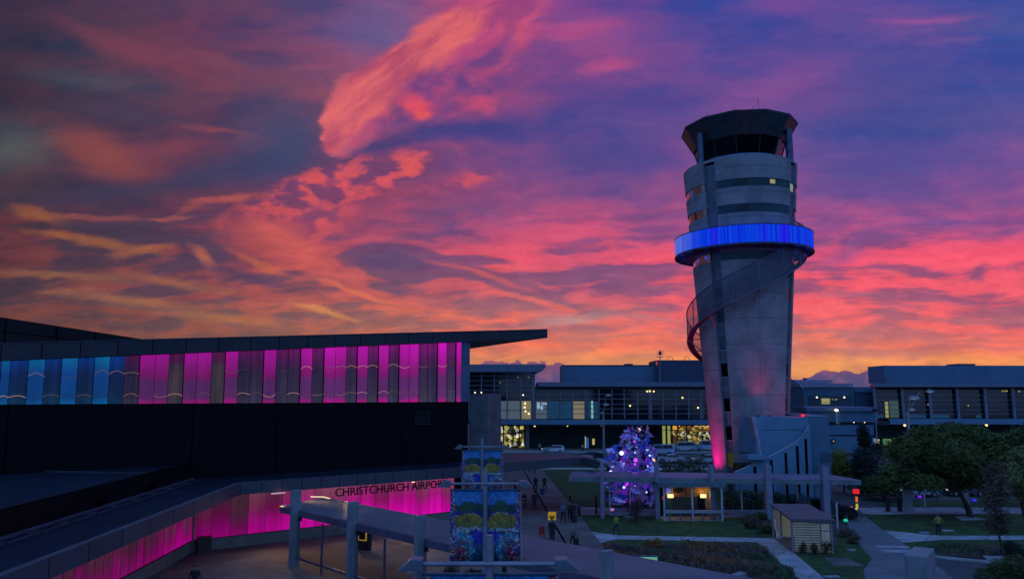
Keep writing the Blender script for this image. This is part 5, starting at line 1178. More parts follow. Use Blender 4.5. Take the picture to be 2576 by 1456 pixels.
for s_ in (-1, 1):
    hd = MB(); pr = [(1.58, 7.14), (1.84, 7.16), (2.2, 6.86), (2.14, 6.84), (1.58, 6.86)]
    hd.add([(s_*x, -.16 + y*(1 if x < 2 else .5), z) for y in (-.17, .17) for x, z in pr], [(0, 1, 2, 3, 4), (9, 8, 7, 6, 5)] + [(i, (i + 1) % 5, (i + 1) % 5 + 5, i + 5) for i in range(5)])
    h_ = hd.build('lamp_head', mat('lamp_head_paint', (.16, .17, .2), .4, .3), lp, local=True); bv = h_.modifiers.new('b', 'BEVEL'); bv.width = .03; bv.segments = 2
    MB().box((s_*1.8, -.16, 6.85), (.34, .24, .02)).build('lens', mat('lamp_lens', (.3, .3, .28), .2), h_, local=True)
g = MB(); nx = 14                                           # cloth hangs with a faint ripple
for i in range(nx + 1):
    x = -1.63 + 3.26*i/nx
    for j in range(6): g.v.append(Vector((x, .17 + .02*math.sin(x*5 + j), 3.18*j/5)))
g.f += [(i*6 + j, (i + 1)*6 + j, (i + 1)*6 + j + 1, i*6 + j + 1) for i in range(nx) for j in range(5)]
bn = g.build('banner', ban, lp, smooth=True, local=True); bn.location = (0, 0, 3.5); so = bn.modifiers.new('s', 'SOLIDIFY'); so.thickness = .012
for z in (6.7, 3.48): MB().tube([(-1.65, .15, z), (1.65, .15, z)], .035, 6).build('banner_rod', mat('teal_rod', (.04, .1, .14), .4, .3), lp, local=True)
MB().tube([(1.64, .16, 3.5), (1.64, .16, 6.7)], .018, 5).build('banner_edge', mat('pale_edge', (.4, .38, .36), .6), lp, local=True)
pA, pC = G(1213, 1123, 7.0), G(1231, 1414, 7.0)
dup(lp, (pA.x, pA.y, 0), 'far lamp post whose banner shows smaller above and behind the bigger banner')
dup(lp, (pC.x, pC.y, 0), 'nearest lamp post, its winged lamp heads cut by the bottom edge of the picture')
# ------------------------------------------------------------------ street lamps further off
def slamp(x, yb, yt, r, label, head, Y=None, grp='street lamps'):
    p = G(x, yb) if Y is None else V(x, yb, Y); p.z = 0; h = ZT(x, yt, p)
    t = thing('street_lamp', label, 'street lamp', p, grp)
    MB().tube([(0, 0, 0), (0, 0, h)], [r, r*.8], 10).build('pole', mat('galvanised_pole', (.26, .26, .27), .4, .4), t, smooth=True, local=True)
    for dx, dy, dz, sc in head:
        MB().tube([(0, 0, h - .2), (dx*.6, dy, h + dz)], .05, 5).build('arm', steel, t, local=True)
        hh = MB().box((dx, dy, h + dz), (1.0*sc, .5*sc, .28*sc), 0, (.7, .7)).build('lamp_head', mat('lamp_head_grey', (.3, .28, .28), .5), t, local=True)
        MB().box((dx, dy, h + dz - .15*sc), (.5*sc, .3*sc, .04)).build('lens', mat('dim_lamp_lens', (.3, .3, .28), .2, emit=lin((200, 190, 160)), es=.6), hh, local=True)
slamp(1519.5, 1158, 1034, .2, 'slim street lamp with twin heads standing left of the glittering tree', [(.5, 0, 1.2, 1), (.9, 0, 2.8, .9), (-.2, 0, -.2, .6)])
slamp(2293, 1200, 1036, .2, 'thick pale mast with floodlights standing behind the wide dark tree', [(.5, 0, .3, .7), (.9, .2, 1.6, 1.1), (2.6, 0, 2.3, .8)], 82)
for x, yb, yt, l in ((2106, 1066, 1031, 'short white lamp post on the ramp deck, left one of a close pair'), (2111, 1066, 1029, 'short blue grey lamp post on the ramp deck, right one of a close pair')):
    p = V(x, yb, 118.5); h = V(x, yt, 118.5).z
    t = thing('deck_lamp', l, 'street lamp', p, 'lamps on the ramp deck')
    MB().tube([(0, 0, 0), (0, 0, h - p.z)], .16, 8).build('pole', white_paint if x < 2110 else steel, t, local=True)
    MB().ball((0, 0, h - p.z), .35, 8, 5, (1, 1, .6)).build('lamp_head', white_lamp if x < 2110 else steel_dark, t, local=True)
p = V(2205, 1085, 118.0); h = V(2205, 1030, 118).z
t = thing('camera_post', 'thin post with a dark round head in front of the ramp parapet', 'post', (p.x, p.y, 0))
MB().tube([(0, 0, 0), (0, 0, h)], .1, 8).build('pole', steel, t, local=True); MB().ball((0, 0, h), .5, 8, 5, (1.2, 1, .6)).build('camera_head', steel_dark, t, local=True)
# ------------------------------------------------------------------ small furniture
p = G(917, 1386)
t = thing('information_totem', 'black upright totem with a yellow framed screen behind the walkway glass', 'display', p)
yaw = math.atan2(ud.y, ud.x) + R(20)
hT = ZT(917, 1326, p); MB().box((0, 0, hT/2), (1.0, .3, hT), yaw).build('body', black, t, local=True)
cs, sn = math.cos(yaw), math.sin(yaw); nrm = Vector((sn, -cs, 0)); 
for s_, z0, z1, wd, m_ in ((.165, hT*.46, hT*.93, .78, lamp_mat('yellow_frame', (170, 140, 50), .7)), (.175, hT*.51, hT*.88, .54, black_glass)):
    MB().box((nrm.x*s_ - cs*.1, nrm.y*s_ - sn*.1, (z0 + z1)/2), (wd, .03, z1 - z0), yaw).build('screen', m_, t, local=True)
MB().box((0, 0, .04), (1.2, .5, .08), yaw).build('base', concrete, t, local=True)
p = G(1629, 1432); p2 = V(1629, 1414, p.y)
t = thing('information_board', 'low lit map board with pale green screen standing in the brown planting bed', 'display', (p.x, p.y, 0))
hz_ = ZT(1629, 1396, p); MB().box((0, 0, hz_ - .27), (1.35, .12, .54)).build('board', mat('teal_board_frame', (.03, .12, .15), .5), t, local=True)
bs_ = shop('map_screen', [(110, 190, 160), (130, 200, 180), (150, 210, 160), (190, 150, 110), (110, 170, 190), (140, 205, 175)], 3.0, .6)
MB().box((0, -.07, hz_ - .3), (1.25, .02, .42)).build('screen', bs_, t, local=True)
for s_ in (-.5, .5): MB().bar((s_, .02, 0), (s_, .02, hz_ - .3), .08).build('leg', steel_dark, t, local=True)
p = G(2156, 1281)
t = thing('traffic_beacon', 'slim post with a glowing red box on top and orange and yellow bands', 'beacon', p)
hb = ZT(2156, 1229, p); MB().tube([(0, 0, 0), (0, 0, hb - .3)], .06, 8).build('pole', black, t, local=True)
MB().box((0, 0, hb - .24), (.5, .3, .42)).build('lamp', lamp_mat('red_sign', (225, 24, 16), 1), t, local=True)
for z, c in ((hb - .98, (225, 110, 20)), (hb - 1.65, (200, 180, 30))): MB().box((0, -.03, z), (.17, .14, .5)).build('light_band', lamp_mat('band_%d' % c[1], c, .9), t, local=True)
for x, y, l in ((1457.5, 1298, 'black bollard at the corner of the lawn beside the plaza edge'), (1434, 1272, 'thin black bollard on the lawn nearest the plaza'), (1500, 1293, 'black bollard just left of the first canopy post')):
    p = G(x, y); t = thing('bollard', l, 'bollard', p, 'black bollards by the lawn')
    MB().tube([(0, 0, 0), (0, 0, 1.0 if x != 1500 else 1.6)], .1, 10).build('post', black, t, local=True); MB().ball((0, 0, 1.0 if x != 1500 else 1.6), .1, 10, 5, (1, 1, .5)).build('cap', steel_dark, t, local=True)
for x, l in ((2236, 'dark slab post, left one of a pair beside the pale pillar'), (2266, 'dark slab post, right one of a pair beside the pale pillar')):
    p = G(x, 1287); tag(MB().slab([p + Vector((-.16, 0, 0)), p + Vector((.16, 0, 0)), p + Vector((.16, .3, 0)), p + Vector((-.16, .3, 0))], 0, ZT(x, 1250, p)).build('post', steel_dark), l, 'post')
for x0, x1, yb, yt, l in ((2277, 2298, 1293, 1215, 'square pale concrete pillar on the footway left of the tree trunk'), (2429, 2441, 1280, 1226, 'narrow pale concrete pillar partly hidden by the slanting tree trunk')):
    p, q_ = G(x0, yb), G(x1, yb); h = ZT(x0, yt, p)
    tag(MB().slab([p, q_, q_ + Vector((.1, .5, 0)), p + Vector((.1, .5, 0))], 0, h).build('concrete_pillar', concrete), l, 'pillar')
p = G(2327, 1275); tag(MB().tube([p, p + Vector((0, 0, ZT(2327, 1215, p)))], .09, 8).build('pole', white_paint), 'slim pale pole below the wide tree crown', 'pole')
p = G(2128, 1318); t = thing('ground_light', 'small green glowing light at the edge of the dark path', 'light', p)
MB().tube([(0, 0, 0), (0, 0, .25)], .09, 8).build('stem', steel_dark, t, local=True); MB().ball((0, 0, .34), .17, 10, 6, (1.2, 1, .8)).build('lens', lamp_mat('green_lamp', (20, 190, 140), 1), t, local=True)
for x, y, c, l in ((2314, 1256, (110, 30, 210), 'small purple garden light under the wide tree'), (2451, 1265, (40, 40, 220), 'small blue garden light right of the slanting trunk'), (1539, 1289, (190, 120, 210), 'tiny pinkish garden light near the first canopy post')):
    p = G(x, y); t = thing('garden_light', l, 'light', p, 'coloured garden lights')
    MB().tube([(0, 0, 0), (0, 0, .2)], .06, 6).build('stem', steel_dark, t, local=True); MB().ball((0, 0, .3), .18, 8, 5, (1.4, 1, .8)).build('lens', lamp_mat('garden_%d' % c[0], c, 1), t, local=True)
p = G(1587, 1301.5); tag(MB().tube([p + Vector((0, 0, .02)), p + Vector((0, 0, .1))], .6, 18).build('manhole_cover', pathm), 'round pale cover set in the lawn beside the red shrub', 'cover')
for x, y, w, l in ((1605, 1379, 1.2, 'thin pale stone at the top edge of the brown planting'), (2325, 1342, .8, 'pale ground plate left of the standing person in yellow'), (2385, 1337, .9, 'pale ground plate right of the standing person in yellow'), (2492, 1384, .9, 'pale plate in the far planting bed'), (2092, 1454, .9, 'pale plate in the grass at the bottom edge'), (2141, 1386, .5, 'tiny pale plate behind the paved slab')):
    p = G(x, y); tag(MB().box((p.x, p.y, .1), (w, .35, .08), .05).build('ground_plate', pathm), l, 'ground plate')
tp = G(2443, 1301); tag(MB().slab([G(2401, 1298, .1), G(2440, 1296, .1), G(2482, 1305, .1), G(2420, 1307, .1)], 0, .09).build('tree_surround', pathm), 'flat pale paving square around the slanting tree trunk', 'paving')
# planter box and bin under the walkway
for x, y, w, h, m_, l in ((1249, 1470, .55, 1.5, concrete, 'pale upright box just right of the nearest lamp post'), (1262, 1468, .5, 1.5, black, 'dark upright bin just right of the pale box')):
    p = G(x, y); t = thing('litter_bin', l, 'bin', p); MB().box((0, 0, h/2), (w, .5, h), .2).build('body', m_, t, local=True); MB().box((0, 0, h + .03), (w + .06, .56, .06), .2).build('lid', steel_dark, t, local=True)
# ------------------------------------------------------------------ planting
def leaf_mat(name, c, var=.5, vs=.9, stop=None):
    if name in MT: return MT[name]
    m = mat(name, c, .75, var=var, vs=vs); q, b, tc = nodes_of(m)
    g = q.n('ShaderNodeObjectInfo')
    at = q.n('ShaderNodeNewGeometry')
    old = b.inputs['Base Color'].links[0].from_socket
    q.put(b.inputs['Base Color'], q.mix(q.m('MULTIPLY', at.outputs['Random Per Island'], .75), old, tuple(min(1, v*3.0) for v in c)))
    return m
def leaves(blobs, n, size, rnd, flat=.35, hollow=.45):
    """leaf sprays spread through the blobs: (centre, radii) ; most sit near the outside, gaps left between clumps"""
    mb = MB(); wts = [b[1][0]*b[1][1]*b[1][2] for b in blobs]
    for _ in range(n):
        c, r = rnd.choices(blobs, wts)[0]
        while True:
            d = Vector((rnd.gauss(0, 1), rnd.gauss(0, 1), rnd.gauss(0, 1)))
            if d.length > .01: break
        d.normalize(); rad = hollow + (1.08 - hollow)*rnd.random()**.6
        p = Vector(c) + Vector((d.x*r[0], d.y*r[1], d.z*r[2]))*rad
        s = size*rnd.uniform(.6, 1.4)
        u = Vector((rnd.uniform(-1, 1), rnd.uniform(-1, 1), rnd.uniform(-.5, .5))).normalized(); w = u.cross(d + Vector((rnd.uniform(-.6, .6),)*3)).normalized()
        for k_ in range(3):
            o = u*s*(k_ - 1)*.55 + w*s*rnd.uniform(-.3, .3) + d*s*rnd.uniform(-.2, .2)
            a = u*rnd.uniform(.3, .5)*s; e = w*rnd.uniform(.16, .3)*s; tip = d*s*.12
            i = len(mb.v); mb.v += [p + o - a, p + o + e + tip, p + o + a, p + o - e + tip]; mb.f.append((i, i + 1, i + 2, i + 3))
    return mb
def tree(name, label, cat, base, trunk, r0, blobs, n, size, m, group=None, limbs=True, seed=1, hollow=.4):
    rnd = random.Random(seed); t = thing(name, label, cat, base, group)
    mb = MB(); tr = [Vector(p) for p in trunk]
    mb.tube(tr, [r0*(1 - .55*i/(len(tr) - 1)) for i in range(len(tr))], 9)
    if limbs:
        for c, r in blobs:
            c = Vector(c); s = tr[-1] if rnd.random() < .5 or len(tr) < 3 else tr[-2]; mid = (s + c)/2 + Vector((rnd.uniform(-.3, .3), rnd.uniform(-.3, .3), -.15*abs(c.x - s.x)))
            mb.tube([s, mid, c], [r0*.4, r0*.28, r0*.08], 6)
            for _ in range(3):
                e = c + Vector((rnd.uniform(-1, 1)*r[0], rnd.uniform(-1, 1)*r[1], rnd.uniform(-.3, .9)*r[2]))*.8; mb.tube([mid*.3 + c*.7, e], [r0*.14, r0*.04], 5)
    mb.build('trunk', bark, t, smooth=True, local=True)
    leaves(blobs, n, size, rnd, hollow=hollow).build('crown', m, t, local=True, merge=False)
    return t
def at_px(base, x, y, dy=0.0):                         # offset from the base of what stands at that bearing
    p = V(x, y, base.y + dy); return (p.x - base.x, dy, p.z)
gd = leaf_mat('dark_green_leaf', (0.032, 0.042, 0.006)); gb = leaf_mat('fresh_green_leaf', (0.04, 0.048, 0.005)); go = leaf_mat('olive_leaf', (0.085, 0.08, 0.022))
gy = leaf_mat('yellow_leaf', (0.14, 0.12, 0.015)); gx = leaf_mat('black_green_leaf', (0.008, 0.014, 0.01)); gr = leaf_mat('red_brown_leaf', (0.07, 0.022, 0.022)); gbr = leaf_mat('bronze_leaf', (0.055, 0.032, 0.018))
b_ = G(2443, 1302); rn = random.Random(5)
bl = []
for x, y, rx, ry in ((2245, 1190, 34, 30), (2275, 1135, 48, 40), (2300, 1200, 46, 30), (2340, 1105, 60, 36), (2352, 1160, 50, 42), (2400, 1095, 60, 34), (2405, 1150, 56, 44), (2440, 1200, 46, 36), (2455, 1110, 60, 40), (2500, 1150, 50, 46), (2395, 1205, 50, 26), (2330, 1215, 40, 20), (2240, 1215, 26, 20)):
    s_ = b_.y/1850; bl.append((at_px(b_, x, y, rn.uniform(-2.4, 2.6)), (rx*s_*.95, rx*s_*1.05, ry*s_*.95)))
tree('spreading_tree', 'wide dark green spreading tree on a slanting trunk on the right lawn', 'tree', b_, [(0, 0, 0), at_px(b_, 2432, 1270), at_px(b_, 2410, 1232), at_px(b_, 2395, 1205)], .3, bl, 13500, .3, gb, seed=3, hollow=.3)
b2 = G(2600, 1290); b2.y = 74; bl = []
for x, y, rx, ry in ((2520, 1110, 52, 40), (2570, 1090, 52, 40), (2560, 1160, 60, 50), (2620, 1140, 60, 60), (2530, 1200, 40, 34), (2600, 1215, 50, 40)): bl.append((at_px(b2, x, y, rn.uniform(-2, 2)), (rx*.04*.85, rx*.04, ry*.04*.85)))
b2.x = V(2600, 1290, 74).x; b2.z = 0
tree('dark_tree', 'dark bushy tree at the right edge behind the spreading tree', 'tree', b2, [(0, 0, 0), (-.2, 0, 2.2), (-.3, 0, 4)], .3, bl, 5200, .34, gd, seed=4)
b3 = G(2590, 1330); bl = []
for x, y, rx, ry in ((2545, 1170, 30, 30), (2575, 1150, 34, 30), (2560, 1205, 40, 34), (2530, 1195, 24, 20), (2590, 1230, 40, 40)): bl.append((at_px(b3, x, y, rn.uniform(-1, 1)), (rx*.031, rx*.031, ry*.031)))
tree('olive_tree', 'olive leaved tree cut by the right edge of the picture', 'tree', b3, [(0, 0, 0), at_px(b3, 2575, 1290), at_px(b3, 2560, 1230)], .16, bl, 3000, .22, go, seed=6)
b4 = G(2534, 1413); bl = []
for x, y, rx, ry in ((2500, 1190, 24, 36), (2515, 1230, 28, 36), (2495, 1265, 26, 30), (2505, 1320, 24, 24), (2520, 1300, 22, 22), (2480, 1240, 16, 24), (2528, 1335, 14, 14)): bl.append((at_px(b4, x, y, rn.uniform(-.7, .7)), (rx*.0262, rx*.0262, ry*.0262)))
tree('slender_tree', 'thin leaning young tree with sparse bronze leaves near the lower right corner', 'tree', b4, [(0, 0, 0), at_px(b4, 2524, 1385), at_px(b4, 2514, 1350), at_px(b4, 2506, 1310), at_px(b4, 2500, 1230)], .1, bl, 2300, .15, gbr, seed=8, hollow=.2)
def shrub(name, label, x, yb, w, h, n, size, m, seed, grp=None, cat='shrub', Y=None, lumps=4, hollow=.35):
    p = G(x, yb) if Y is None else V(x, yb, Y); p.z = 0; s_ = p.y/1850; rnd = random.Random(seed); bl = []
    W_, H_ = w*s_, h*s_
    for i in range(lumps): bl.append(((rnd.uniform(-.32, .32)*W_, rnd.uniform(-.3, .3)*W_, H_*rnd.uniform(.3, .62)), (W_*.3, W_*.3, H_*.36)))
    return tree(name, label, cat, p, [(0, 0, 0), (0.02, 0, H_*.3), (.05, 0, H_*.55)], max(.04, W_*.04), bl, n, size, m, grp, True, seed, hollow)
shrub('shrub', 'yellowish round bush against the blue ramp building', 2125, 1262, 58, 118, 1500, .26, gy, 11, Y=86, lumps=5)
shrub('shrub', 'almost black tall bush right of the yellowish bush', 2183, 1262, 70, 132, 2000, .28, gx, 12, Y=84, lumps=6)
shrub('shrub', 'dark olive bush under the right end of the long canopy', 2225, 1268, 110, 70, 1500, .26, gd, 13, Y=80, lumps=6)
p = V(2181, 1262, 92); p.z = 0
tree('slim_tree', 'slim dark tree with drooping leaves rising above the black bush', 'tree', p, [(0, 0, 0), (0, 0, 4), (.1, 0, 7)], .14, [((0, 0, 6.6), (.75, .75, .75)), ((.15, 0, 5.5), (.8, .8, .8)), ((.35, 0, 4.6), (.4, .5, .9)), ((1.7, 0, 4.6), (.8, .6, .7))], 900, .28, gx, seed=15)
b5 = G(2545, 1490)
bl = [(at_px(b5, x, y, rn.uniform(-.6, .6)), (rx*.021, rx*.021, ry*.021)) for x, y, rx, ry in ((2520, 1432, 40, 24), (2560, 1425, 40, 30), (2490, 1448, 36, 20), (2585, 1450, 36, 30))]
tree('shrub', 'low leafy green bush in the lower right corner', 'shrub', b5, [(0, 0, 0), (0, 0, .5), (0, 0, .9)], .08, bl, 2600, .13, gd, seed=17)
shrub('shrub', 'dark bush beside the foot of the slender tree', 2560, 1412, 60, 60, 900, .16, gx, 18, lumps=4)
shrub('red_shrub', 'small dark red leaved shrub on the lawn left of the kiosk', 1602, 1315, 46, 78, 650, .14, gr, 19, lumps=5, hollow=.15)
for i, (x, y, w, h, m, l) in enumerate(((1138, 1470, 62, 46, gbr, 'bronze low shrub below the left side of the painted banner'), (1196, 1462, 40, 40, gx, 'dark low shrub left of the nearest lamp post'))):
    shrub('shrub', l, x, y, w, h, 700, .12, m, 30 + i, 'shrubs below the banner')
# clipped hedges by the car park
def hedge(x0, x1, yb, yt, Y, label, m, seed):
    rnd = random.Random(seed); a, b = V(x0, yb, Y), V(x1, yb, Y); h = V(x0, yt, Y).z; L = b.x - a.x
    t = thing('hedge', label, 'hedge', (a.x, Y, 0)); bl = [((L*(i + .5)/9, rnd.uniform(-.3, .3), h*.5), (L/11, .9, h*rnd.uniform(.48, .58))) for i in range(9)]
    leaves(bl, int(140*L), .26, rnd, hollow=.5).build('foliage', m, t, local=True, merge=False)
    mb = MB()
    for i in range(9): mb.tube([(L*(i + .5)/9, 0, 0), (L*(i + .5)/9 + .1, 0, h*.7)], [.08, .03], 5)
    mb.build('stem', bark, t, local=True)
hedge(1662, 1776, 1200, 1152, 99, 'dark clipped hedge in front of the parked white cars', gd, 40)
hedge(1820, 1932, 1282, 1232, 74, 'dark hedge behind the glass screen right of the kiosk', gd, 41)
hedge(1940, 2020, 1282, 1240, 76, 'low dark hedge behind the glass screen left of the black car', gx, 42)
hedge(2180, 2580, 1240, 1190, 92, 'long dark hedge below the crown of the wide tree', gx, 43)
for i, (x, y, w, h) in enumerate(((1895, 1330, 46, 26), (1922, 1342, 40, 24), (1882, 1316, 40, 22), (1912, 1312, 50, 24))):
    shrub('shrub', ['grey green ground shrub nearest the slatted shelter path', 'low shrub touching the left wall of the slatted shelter', 'small shrub along the diagonal lawn edge', 'low shrub at the foot of the fourth canopy post'][i], x, y, w, h, 420, .14, gd if i % 2 else gbr, 50 + i, 'low shrubs beside the slatted shelter', lumps=4)
for i, (x, y, w, h) in enumerate(((2018, 1392, 22, 34), (2050, 1395, 24, 32), (2079, 1394, 26, 36))):
    shrub('shrub', ['dark potted looking plant before the left part of the slatted wall', 'dark bushy plant before the middle of the slatted wall', 'dark bushy plant before the right end of the slatted wall'][i], x, y, w, h, 320, .09, gx, 60 + i, 'plants before the slatted shelter', lumps=4)
for i, (x, y, w, h) in enumerate(((2128, 1352, 50, 26), (2148, 1366, 36, 22), (2140, 1308, 50, 30))):
    shrub('shrub', ['dark low plant between the shelter and the dark path', 'small low plant at the inner bend of the dark path', 'dark spiky plant in front of the black car'][i], x, y, w, h, 380, .12, gbr if i < 2 else gx, 70 + i, 'plants along the dark path', lumps=4)
# tussock grasses in the two beds: uncountable ground cover
def tussocks(name, poly, n, hmin, hmax, mats_, seed):
    rnd = random.Random(seed); pts = [G(x, y) for x, y in poly]; mb = [MB() for _ in mats_]
    x0, x1 = min(p.x for p in pts), max(p.x for p in pts); y0, y1 = min(p.y for p in pts), max(p.y for p in pts)
    def inside(x, y):
        c = False; j = len(pts) - 1
        for i in range(len(pts)):
            if (pts[i].y > y) != (pts[j].y > y) and x < (pts[j].x - pts[i].x)*(y - pts[i].y)/(pts[j].y - pts[i].y) + pts[i].x: c = not c
            j = i
        return c
    k_ = 0
    while k_ < n:
        x, y = rnd.uniform(x0, x1), rnd.uniform(y0, y1)
        if not inside(x, y): continue
        k_ += 1; f = (math.sin(x*.9 + 2) + math.sin(y*1.3 + x*.5) + rnd.uniform(-.9, .9)); mi = int(min(len(mats_) - 1, max(0, (f + 2)/4*len(mats_)))); h = rnd.uniform(hmin, hmax)*(.7 + .3*math.sin(x*.7 + y)); m_ = mb[mi]
        for _ in range(11):
            a = rnd.uniform(0, 6.28); sp_ = rnd.uniform(.15, .6)*h; w = .035; bx0, by0 = x + rnd.uniform(-.15, .15), y + rnd.uniform(-.15, .15)
            dx, dy = math.cos(a)*sp_, math.sin(a)*sp_; i = len(m_.v)
            m_.v += [Vector((bx0 - dy*w, by0 + dx*w, .03)) + Vector((-w, 0, 0)), Vector((bx0 + w, by0, .03)), Vector((bx0 + dx*.6 + w, by0 + dy*.6, h*.75)), Vector((bx0 + dx, by0 + dy, h*rnd.uniform(.6, 1)))]; m_.f.append((i, i + 1, i + 2, i + 3))
    whole = MB(); idx = []
    for j, m_ in enumerate(mb):
        idx += [j]*len(m_.f); whole.add(m_.v, m_.f)
    o = whole.build(name, list(mats_), merge=False)
    for p, j in zip(o.data.polygons, idx): p.material_index = j
    return tag(o, 'tufts of brown and green grasses filling the planting bed', 'grasses', kind='stuff')
tg = (leaf_mat('green_tussock', (.03, .05, .02)), leaf_mat('brown_tussock', (.085, .05, .03)), leaf_mat('mauve_tussock', (.06, .035, .045)), leaf_mat('rust_tussock', (.12, .05, .02)))
tussocks('bed_grass', [(1522, 1378), (1880, 1380), (1926, 1388), (1990, 1452), (2100, 1560), (1700, 1560), (1570, 1440)], 2600, .35, .9, tg, 1)
tussocks('bed_grass', [(2340, 1379), (2400, 1373), (2520, 1375), (2596, 1390), (2480, 1401), (2370, 1396)], 420, .3, .6, tg, 2)
tussocks('bed_grass', [(1873, 1301), (1950, 1303), (1950, 1345)], 130, .2, .45, tg, 3)
shrub('shrub', 'rust orange bush standing out in the brown planting bed', 1641, 1388, 44, 34, 700, .12, leaf_mat('rust_leaf', (.16, .06, .015)), 80, lumps=4)
# short grass blades over the nearest lawns, thin enough to read as mown turf
# ------------------------------------------------------------------ glittering decorated tree
b6 = V(1593, 1266, 76); b6.z = 0; HT_ = ZT(1593, 1074, b6)
xm = thing('decorated_tree', 'glittering tree of blue and violet foil and lamps rising behind the long canopy', 'decorated tree', b6)
rnd = random.Random(21)
MB().tube([(0, 0, 0), (0, 0, HT_*.9)], [.16, .05], 8).build('trunk', bark, xm, local=True)
foil = [mat('blue_foil', (.03, .07, .36), .25, .6, emit=lin((20, 50, 170)), es=.35, var=.4), mat('silver_blue_foil', (.34, .36, .55), .15, .85, emit=lin((80, 80, 160)), es=.3), mat('violet_foil', (.16, .03, .34), .25, .6, emit=lin((120, 30, 200)), es=.55), mat('dark_foil', (.008, .01, .03), .3)]
lobes = [((-1.5, -.2, .17), 1.2), ((1.4, .1, .17), 1.25), ((0, -.5, .26), 1.6), ((-1.1, .3, .42), 1.25), ((1.25, -.2, .46), 1.3), ((-1.5, -.3, .6), 1.15), ((1.4, .2, .64), 1.15), ((.0, .1, .6), 1.3), ((.35, 0, .8), 1.3), ((.5, -.1, .89), 1.1), ((2.0, .2, .4), .6), ((-2.2, 0, .34), .65), ((.2, .6, .3), 1.7)]
def foil_at():
    (c, r) = rnd.choices(lobes, [q[1]**2 for q in lobes])[0]
    d = Vector((rnd.gauss(0, 1), rnd.gauss(0, 1), rnd.gauss(0, 1))).normalized()*r*rnd.uniform(.55, 1.08)
    return Vector((c[0], c[1], c[2]*HT_)) + d
whole = MB(); idx = []
for i in range(2100):
    p = foil_at(); p.z = max(.25, min(HT_, p.z)); z = p.z
    u = Vector((rnd.gauss(0, 1), rnd.gauss(0, 1), rnd.gauss(0, .7))).normalized(); w = u.cross(Vector((rnd.gauss(0, 1), rnd.gauss(0, 1), rnd.gauss(0, 1)))).normalized(); s_ = rnd.choice((.2, .3, .4, .75))*rnd.uniform(.7, 1.2)
    whole.add([p - u*s_, p + w*s_*.5, p + u*s_, p - w*s_*.5], [(0, 1, 2, 3)])
    front = p.y < 0 and abs(p.x + .3) < .9 and z < HT_*.62
    idx.append(rnd.choices((0, 1, 2, 3), (4, 8, 5 if front else 1, 5))[0])
o = whole.build('crown', foil, xm, local=True, merge=False)
for p, j in zip(o.data.polygons, idx): p.material_index = j
bulb = MB().ball((0, 0, 0), .13, 8, 6)
bms = [lamp_mat('tree_lamp_%d' % i, c, s) for i, (c, s) in enumerate((((220, 225, 255), 1.6), ((255, 190, 160), 1.2), ((190, 60, 235), 1.6), ((60, 110, 255), 1.3)))]
protos = [None]*4
for i in range(64):
    p = foil_at(); j = rnd.choices(range(4), (4, 2, 3, 3))[0]
    if protos[j] is None: protos[j] = o_ = bulb.build('lamp', bms[j], xm, smooth=True, local=True)
    else: o_ = protos[j].copy(); COL.objects.link(o_); o_.parent = xm
    o_.location = (p.x, p.y - .25, max(.3, min(HT_, p.z))); o_.scale = (rnd.uniform(.4, 1.1),)*3
for x, y, zf, rr in ((.0, -2.0, .6, .2), (-.9, -1.9, .3, .2), (-2.3, -.6, .42, .26), (2.0, -.6, .58, .2), (-1.3, -1.4, .68, .22), (.6, -.8, .97, .18)):
    o_ = MB().ball((0, 0, 0), rr, 10, 7).build('bauble', bms[2] if x in (.0, -.9) else bms[1 if x > 0 else 0], xm, smooth=True, local=True); o_.location = (x, y, HT_*zf)
light('POINT', 'violet_glow', b6 + Vector((-.3, -3.2, HT_*.45)), (170, 40, 255), 60, xm, None, .4)
